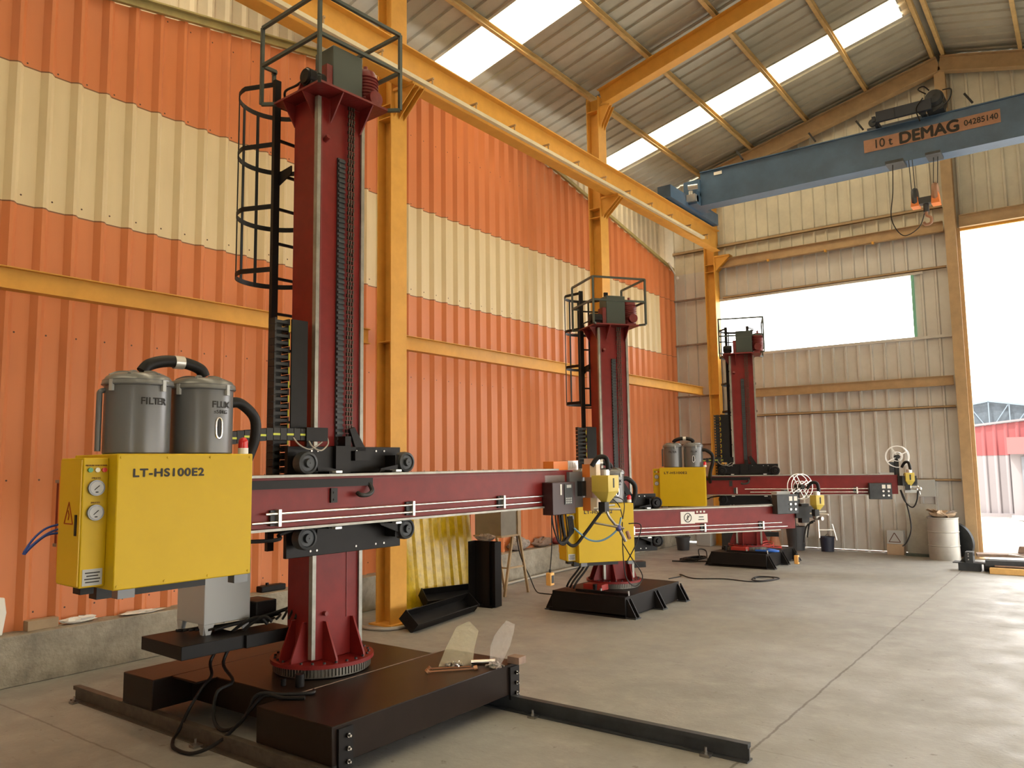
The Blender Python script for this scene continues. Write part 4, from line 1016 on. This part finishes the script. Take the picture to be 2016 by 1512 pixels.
# clutter on bases
tag(MB().tube([(-5.15, 14.95, .30), (-5.05, 14.85, .33), (-4.95, 14.95, .30), (-5.1, 15.05, .3)], .02).tube([(-5.3, 14.8, .30), (-5.0, 14.78, .31), (-4.9, 14.9, .30)], .022).build('blue_hose', mat('bright blue hose', (.02, .12, .50), .4)), 'coil of blue hose on the farthest machine base', 'hose')
tag(MB().tube([(-5.10+.10*math.cos(t*.5), 14.92+.10*math.sin(t*.5), .37+.03*math.sin(t*.5)+.004*t) for t in range(20)], .007, 6).tube([(-5.0+.14*math.cos(t*.6), 14.96+.08*math.sin(t*.6), .34+.003*t) for t in range(16)], .007, 6).build('red_hose', mat('red hose', (.55, .06, .05), .45)), 'thin red hose coiled above the blue hose on the farthest base', 'hose')
def skid_cables(M, th):
    pass
DL = ('leftmost black cable dropping onto the left end of the middle base', 'middle one of three black cables dropping onto the middle base', 'rightmost of three black cables dropping onto the middle base, nearest its mast')
for k, (x_, y_) in enumerate(((-5.98, 9.30), (-5.90, 9.26), (-5.82, 9.22))):
    tag(MB().tube([(x_+.1, y_+.35, .70), (x_+.05, y_+.2, .52), (x_, y_+.05, .38), (x_-.04, y_+.02, .29)], .014).build('drop_cable', M_hose), DL[k], 'cable', 'cables at the middle base')

# ------------------------------------------------------------------ floor things along the wall
def channel(lab, p0, p1, w, h, rotdeg, nm='steel_channel'):
    """open box channel with end plates"""
    p0 = Vector(p0); p1 = Vector(p1); d = (p1-p0).normalized(); L = (p1-p0).length
    t_ = empty(nm, p0); tag(t_, lab, 'steel channel')
    side = d.cross(Vector((0, 0, 1))).normalized(); a_ = R(rotdeg)
    u = side*math.cos(a_)+Vector((0, 0, 1))*math.sin(a_); v = d.cross(u) if d.cross(u).z > 0 else -d.cross(u)
    q = MB(); c = d*L/2
    q.obox(c, u, d, v, .006, L/2, h/2)
    b = MB()
    b.obox(c-v*h/2, u, d, v, w/2, L/2, .005); b.obox(c-u*w/2, u, d, v, .005, L/2, h/2); b.obox(c+u*w/2, u, d, v, .005, L/2, h/2)
    b.build('channel', M_black, t_)
    for e in (0, L): MB().obox(d*e, u, d, v, w/2+.012, .005, h/2+.012).build('end_plate', M_black, t_)
    return t_
channel('black steel channel lying open on the floor, the nearer of the pair', (-6.77, 6.98, .125), (-7.0, 8.42, .125), .22, .13, -42)
channel('black steel channel lying behind the nearer one, against the yellow sheets', (-7.72, 8.25, .135), (-7.35, 9.35, .135), .22, .13, -40)
t_ = tag(empty('steel_channel', (-7.08, 8.83, 0), R(6)), 'black steel channel standing upright in front of the yellow sheets', 'steel channel')
MB().box(-.225, .225, .08, .09, .01, .90).box(-.225, -.215, -.08, .09, .01, .90).box(.215, .225, -.08, .09, .01, .90).box(-.06, .06, .03, .08, .01, .9).build('channel', M_black, t_)
MB().box(-.18, .18, -.10, .10, 0, .01).build('base_plate', M_black, t_)
random.seed(5)
def ragm(name, lab, c, sx, sy, sz, m_=M_rag, cat='rag'):
    b = MB(); n = 14; k_ = 8; vs = []
    for j in range(k_+1):
        ph = math.pi*j/k_
        for i in range(n):
            th = 2*math.pi*i/n; rr_ = 1+random.uniform(-.28, .28)
            vs.append((c[0]+sx*rr_*math.sin(ph)*math.cos(th), c[1]+sy*rr_*math.sin(ph)*math.sin(th), max(c[2], c[2]+sz*(.5-.5*math.cos(ph))*rr_*1.0)))
    fs = [(j*n+i, j*n+(i+1) % n, (j+1)*n+(i+1) % n, (j+1)*n+i) for j in range(k_) for i in range(n)]
    b.add(vs, fs); return tag(b.build(name, m_), lab, cat)
ragm('rag', 'crumpled grey rag on top of the upright black channel', (-7.10, 8.87, .90), .17, .08, .09)
ragm('cloth_heap', 'heap of dirty cloth on the concrete curb beyond the yellow stand', (-8.33, 11.35, .465), .11, .30, .22)
ragm('cloth_heap', 'brown gloves and rags on the curb left of the middle machine', (-8.33, 12.1, .465), .10, .28, .15, M_rust)
ragm('cloth_heap', 'reddish rags on the curb just left of the middle cabinet', (-8.33, 12.6, .465), .08, .16, .12, M_redd)
ragm('rag', 'pale rag bundle tied to the yellow stand box', (-7.30, 9.86, 1.10), .07, .06, .24)
# yellow profiled sheets leaning on the wall
b = MB(); prof, at = profile(8.05, 9.60, p=.19, d=.03)
for (a, da), (c, dc) in zip(prof, prof[1:]):
    sl = .16
    b.add([(-7.86+da, a, .0), (-7.86+dc, c, .0), (-7.86-sl+dc, c, 1.45), (-7.86-sl+da, a, 1.45)], [(3, 2, 1, 0)])
    b.add([(-7.88+da, a, .0), (-7.88+dc, c, .0), (-7.88-sl+dc, c, 1.45), (-7.88-sl+da, a, 1.45)], [(0, 1, 2, 3)])
tag(b.build('profiled_sheet', M_oldy), 'scuffed yellow profiled sheet leaning on the wall right of the nearest column', 'metal sheet')
# stand with box
st = tag(empty('leg_stand', (-7.42, 9.72, 0)), 'yellow brown leg stand carrying a dull metal box', 'stand')
MB().box(-.28, .22, -.34, .06, .92, 1.32).build('box', mat('dull beige metal', (.26, .22, .16), .6, var=.2), st)
MB().box(-.30, .24, .06, .14, .90, 1.34).box(-.30, .24, -.36, .08, .90, .925).build('tray_frame', M_ylo, st)
for (tx, ty, bx_, by_) in ((.18, -.0, .12, -.14), (.2, .14, .16, .42), (-.25, .0, -.32, -.16), (-.25, .14, -.3, .42)):
    MB().bar((tx, ty, .92), (bx_, by_, 0), .035).build('leg', M_ylo, st)
MB().bar((.14, -.08, .42), (.17, .27, .42), .025).bar((.14, -.08, .42), (-.30, -.08, .42), .02).bar((-.3, -.08, .42), (-.28, .27, .42), .02).build('cross_bar', M_ylo, st)
tag(MB().tube([(-7.25, 9.82, 1.0), (-7.25, 9.92, .6), (-7.22, 10.12, .25), (-7.12, 10.15, .03), (-6.95, 10.1, .012), (-6.75, 10.1, .012), (-6.3, 10.0, .012)], .008).build('stand_cable', M_hose), 'thin dark cable trailing from the yellow stand to the middle base', 'cable')
tag(MB().tube([(-8.12, 6.4, .03), (-7.75, 6.75, .025), (-7.52, 6.84, .025), (-7.25, 6.80, .025), (-7.02, 6.92, .025), (-6.98, 7.2, .025), (-7.2, 7.8, .025), (-7.5, 8.3, .025), (-7.8, 9.3, .025), (-8.0, 11, .025), (-8.08, 13, .025), (-8.08, 15, .025)], .022, 10).build('floor_hose', M_hoseg), 'grey hose lying on the floor round the nearest yellow column', 'hose')
# curb clutter
t_ = tag(bx(-8.40, -8.30, 3.38, 3.66, .465, .56).build('brick', mat('dusty brown brick', (.40, .29, .18), .85, var=.3), bevel=.004), 'dusty brown brick on the curb at the left edge', 'brick')
ragm('paper_scrap', 'crumpled whitish paper on the curb beside the brick', (-8.33, 3.86, .465), .05, .16, .06, M_white, 'paper')
ragm('paper_scrap', 'flat white paper on the curb under the nearest yellow cabinet', (-8.30, 4.50, .465), .09, .22, .03, M_white, 'paper')
b = MB().prism([(-8.34, 3.02, .466), (-8.34, 3.17, .466), (-8.40, 3.22, .66), (-8.40, 3.20, .80), (-8.40, 3.10, .82), (-8.38, 3.0, .7)], (.03, 0, 0))
tag(b.build('white_sack', M_white, bevel=.01), 'white sack propped on the curb at the far left edge', 'sack')
tag(MB().box(-8.42, -8.30, 6.0, 6.36, .465, .54).cyl((-8.36, 6.12, .54), (-8.36, 6.12, .57), .02).build('grinder', M_black, bevel=.012), 'black tool case on the curb just left of the nearest mast', 'tool')

# beyond: floor cables, bucket, cone, bins
tag(MB().tube([(-6.0, 12.5, .01), (-5.95, 12.85, .01), (-6.05, 13.07, .01), (-5.66, 12.75, .01), (-5.2, 12.96, .01), (-4.75, 12.89, .01), (-4.52, 13.09, .01), (-4.44, 13.47, .012), (-4.65, 13.55, .015), (-4.82, 13.45, .015), (-4.77, 13.07, .015), (-4.6, 13.0, .018), (-4.48, 13.3, .02), (-4.62, 13.48, .02), (-4.78, 13.3, .02), (-4.74, 13.15, .02)], .009).build('extension_cord', M_hose), 'brown extension cord snaking across the floor behind the middle machine', 'cord')
b = MB()
for k in range(4): b.tube([(-6.75+.16*math.cos(t*.9+k)+.05*k, 15.05+.32*math.sin(t*.9+k), .015+.012*k+.002*t) for t in range(12)], .013)
b.tube([(-6.95, 14.65, .02), (-6.8, 14.7, .02), (-6.5, 14.75, .03), (-6.2, 14.72, .05)], .013).tube([(-6.6, 15.2, .05), (-6.66, 15.3, .20), (-6.55, 15.4, .17), (-6.35, 15.0, .05), (-6.2, 14.9, .08)], .012)
tag(b.build('cable_coil', M_hose), 'messy coil of black cables left of the farthest base', 'cable coil')
def pail(nm, lab, x, y, r0_, r1_, h_, m_, cat='bucket'):
    t_ = tag(empty(nm, (x, y, 0)), lab, cat)
    MB().lathe([(.001, .004), (r0_, .004), (r1_, h_), (r1_+.012, h_), (r1_+.012, h_-.02), (r1_-.01, h_-.005), (r0_-.01, .02)], (0, 0, 0), 24).build('body', m_, t_)
    MB().tube([(0, -r1_-.01, h_-.03), (.0, -r1_*.9, h_+.03), (0, 0, h_+.05), (0, r1_*.9, h_+.03), (0, r1_+.01, h_-.03)], .005, 6).build('handle', M_dark, t_)
pail('bucket', 'black bucket on the floor between the middle and farthest machines', -7.64, 16.7, .13, .16, .30, M_bucket)
pail('bucket', 'dark grey bin behind the middle boom end, right of the traffic cone', -5.50, 17.95, .17, .21, .52, M_bucket, 'bin')
pail('bucket', 'blue black bucket right of the grey bin by the end wall', -4.85, 18.0, .13, .15, .32, mat('blue black plastic', (.02, .024, .045), .5))
cn = tag(empty('traffic_cone', (-5.9, 17.7, 0)), 'dull orange cone beside the foot of the farthest mast', 'cone')
MB().lathe([(.15, .03), (.035, .52), (.001, .53)], (0, 0, 0), 24).build('cone_body', M_conep, cn)
MB().box(-.18, .18, -.18, .18, 0, .03).build('cone_foot', M_conep, cn)
for x, w_, h_, lab, m_ in ((-7.6, .35, .45, 'pale box on the floor behind the black bucket', M_greyl), (-7.0, .3, .35, 'dark crate against the end wall behind the farthest machine', M_dark)):
    tag(bx(x-w_/2, x+w_/2, 17.75, 18.1, 0, h_).build('crate', m_, bevel=.01), lab, 'crate')
# wedge shaped control box on brown carton by the end wall
tag(bx(-3.66, -3.34, 18.02, 18.26, 0, .22).build('carton', M_card, bevel=.004), 'brown carton against the end wall left of the steel drum', 'carton')
pb = tag(empty('wall_box', (-3.5, 18.14, .22)), 'pale wall box with a triangle sign standing on the brown carton', 'box')
MB().box(-.16, .16, -.08, .08, 0, .28).build('case', M_greyl, pb, bevel=.005)
b = MB(); P3 = [(-.12, .04), (.10, .04), (-.01, .23)]
for i in range(3): b.bar((P3[i][0], -.083, P3[i][1]), (P3[(i+1) % 3][0], -.083, P3[(i+1) % 3][1]), .006, .014)
b.build('triangle_sign', M_textb, pb)
tag(bx(-3.3, -2.85, 17.95, 18.1, 0, .05).build('floor_plate', M_green, bevel=.003), 'dark green steel plate on the floor left of the drum', 'plate')
tag(bx(-3.3, -2.72, 18.22, 18.27, .0, 1.05).build('leaning_board', mat('worn grey board', (.40, .38, .33), .7, var=.3)), 'worn grey board leaning behind the drum', 'board')
tag(MB().box(-3.05, -2.72, 18.24, 18.30, 1.2, 1.55).build('junction_panel', M_greyl, bevel=.005), 'pale grey panel on the end wall above the drum', 'panel')
# steel drum with rubbish
dr = tag(empty('steel_drum', (-2.55, 17.72, 0)), 'beige grey steel drum full of waste beside the doorway post', 'drum')
MB().lathe([(.001, .0), (.275, 0), (.275, .262), (.285, .270), (.285, .278), (.275, .286), (.275, .532), (.285, .540), (.285, .548), (.275, .556), (.275, .80), (.285, .81), (.285, .825), (.26, .825), (.26, .1)], (0, 0, 0), 40).build('body', M_drum, dr)
WL = ('grey torn board at the left front of the drum', 'large brown cardboard piece at the front of the drum', 'grey torn board at the right of the drum', 'brown cardboard piece at the back of the drum', 'small grey scrap at the right front rim of the drum', 'small brown scrap at the left rim of the drum')
for k, (dx, dy, w_, an) in enumerate(((-.12, -.08, .14, .3), (.0, -.1, .16, -.4), (.12, -.02, .12, .7), (-.05, .08, .15, 1.0), (.16, -.12, .07, .2), (-.2, .02, .08, .5))):
    u = Vector((math.cos(an), math.sin(an), .45*(-1)**k)).normalized(); v = u.cross(Vector((.5, .6, .7))).normalized()
    tag(MB().obox((-2.55+dx, 17.72+dy, .84+.02*k), u, v, u.cross(v), w_, w_*.6, .006).build('cardboard_scrap', M_card if k % 2 else M_rag), WL[k], 'cardboard', 'waste in the drum')
ragm('cardboard_heap', 'heap of crumpled brown waste filling the top of the drum', (-2.55, 17.72, .80), .23, .23, .14, M_card, 'waste')
tag(MB().cyl((-2.34, 18.02, .36), (-2.31, 18.06, .37), .34, 40).build('steel_disc', M_dark), 'dark round steel disc leaning between the drum and the post', 'disc')
# scrap steel
sc = tag(empty('steel_bracket', (-2.0, 16.22, 0)), 'dark steel bracket with a sloping web at the left end of the scrap pile', 'bracket')
MB().box(-.12, .22, -.1, .12, 0, .13).box(-.20, .34, -.14, .14, .13, .145).build('foot', M_dark, sc)
MB().prism([(-.10, -.02, .145), (.02, -.02, .33), (.12, -.02, .33), (.12, -.02, .145)], (0, .012, 0)).box(.0, .12, -.12, .12, .145, .33).build('web', M_dark, sc)
for z in (.20, .26, .30): MB().cyl((.05, -.12, z), (.05, -.135, z), .010, 8).build('bolt', M_silver, sc)
tag(MB().bar((-1.62, 15.95, .05), (.6, 15.85, .06), .10, .10).build('timber_beam', M_wood, bevel=.004), 'pale timber beam along the front of the scrap pile', 'timber')
tag(MB().bar((-1.85, 16.35, .27), (.8, 16.8, .30), .30, .05).build('timber_plank', M_rust), 'brown plank lying across the top of the scrap pile', 'plank')
tag(MB().bar((-1.7, 16.15, .16), (.4, 16.3, .17), .22, .10).build('steel_beam', M_dark), 'dark steel beam inside the scrap pile under the plank', 'beam')
tag(MB().bar((-1.75, 16.45, .07), (.8, 16.5, .07), .3, .13).build('steel_beam', M_dark), 'dark steel beam lying at the back of the scrap pile', 'beam')
tag(MB().bar((-1.55, 16.02, .125), (.2, 15.98, .13), .06, .02).build('flat_bar', M_rust), 'thin rusty flat bar on the pale timber beam', 'bar')
tag(MB().bar((-1.35, 16.2, .31), (.4, 15.95, .14), .03, .02).build('flat_bar', M_silver), 'thin bright flat bar sloping off the scrap pile', 'bar')
for x, lab in ((-1.15, 'left'), (-.85, 'right')):
    tag(MB().prism([(x-.09, 16.5, .31), (x+.09, 16.5, .31), (x+.06, 16.5, .43), (x-.06, 16.5, .43)], (0, .1, 0)).build('pipe_clamp', M_rust, bevel=.015), '%s brown clamp block on the plank of the scrap pile' % lab, 'clamp', 'clamp blocks')
# spot lamp near the top corner
tag(MB().tube([(XL+.12, 17.9, 7.0), (XL+.15, 18.05, 6.85), (XL+.18, 18.15, 6.72)], .02).sphere((XL+.22, 18.2, 6.62), .045).build('corner_lamp', M_white), 'small white lamp high in the far corner of the orange wall', 'lamp')

# ------------------------------------------------------------------ outside
ob = tag(empty('warehouse', (0, 31, 0)), 'red and white warehouse seen through the doorway', 'building')
def cor(y, x0, x1, z0, f, m_, nm, p):
    prof, _ = profile(x0, x1, p=.33, d=.04); b = MB()
    for (a, da), (c, dc) in zip(prof, prof[1:]): b.add([(a, y-da, z0), (c, y-dc, z0), (c, y-dc, f(c)), (a, y-da, f(a))], [(0, 1, 2, 3)])
    b.build(nm, m_, p)
cor(0, -8, 10, 0, lambda x: 2.05, M_bwhite, 'lower_cladding', ob)
cor(-.01, -8, 10, 2.05, lambda x: 3.02+.10*(x+3.4), M_bred, 'upper_cladding', ob)
MB().prism([(-8, -.1, 2.58), (10, -.1, 4.38), (10, -.1, 4.44), (-8, -.1, 2.64)], (0, .3, 0)).build('eaves_trim', M_bwhite, ob)
MB().box(-8, 10, -.2, .02, 0, .12).build('plinth', M_bwhite, ob)
an = tag(empty('annex', (0, 30, 0)), 'pale white annex with a grey door right of the red warehouse wall', 'building')
MB().box(-2.25, 8, 0, .6, 0, 2.08).build('wall', M_bwhite, an)
MB().box(-2.3, 8, -.25, .6, 2.08, 2.62).build('fascia', mat('faded pink fascia', (.13, .05, .05), .6), an)
MB().box(-1.95, -1.1, -.05, 0, .1, 2.0).build('door', mat('grey white door', (.09, .095, .11), .5), an)
MB().prism([(-2.3, -.3, .02), (-1.7, -1.2, .02), (-1.0, -1.2, .02), (-1.6, -.3, .02)], (0, 0, .12)).build('ramp', M_greyl, an)
tr = tag(empty('truss_roof', (0, 36, 0)), 'pale blue lattice gable roof behind the red warehouse', 'roof')
b = MB(); xc, za, zb, hw = -3.3, 4.2, 3.4, 4.5
b.bar((xc-hw, 0, zb), (xc, 0, za), .07).bar((xc, 0, za), (xc+hw, 0, zb), .07).bar((xc-hw, 0, 3.0), (xc+hw, 0, 3.0), .07)
for k in range(-6, 7):
    x = xc+k*hw/6.5; zt_ = za-(za-zb)*abs(k)/6.5
    b.bar((x, 0, 3.0), (x, 0, zt_), .035)
    if k < 6: b.bar((x, 0, 3.0) if k >= 0 else (x, 0, zt_), (x+hw/6.5, 0, za-(za-zb)*abs(k+1)/6.5) if k >= 0 else (x+hw/6.5, 0, 3.0), .03)
b.build('lattice', M_fence, tr)
MB().prism([(xc-hw, .1, zb), (xc, .1, za), (xc+hw, .1, zb), (xc+hw, .1, 2.6), (xc-hw, .1, 2.6)], (0, 6, 0)).build('roof_body', mat('blue grey roof', (.045, .06, .075), .6, var=.4, vscale=6), tr)
MB().box(xc-hw, xc+hw, .2, 5.5, 0, 2.6).build('walls', M_bwhite, tr)
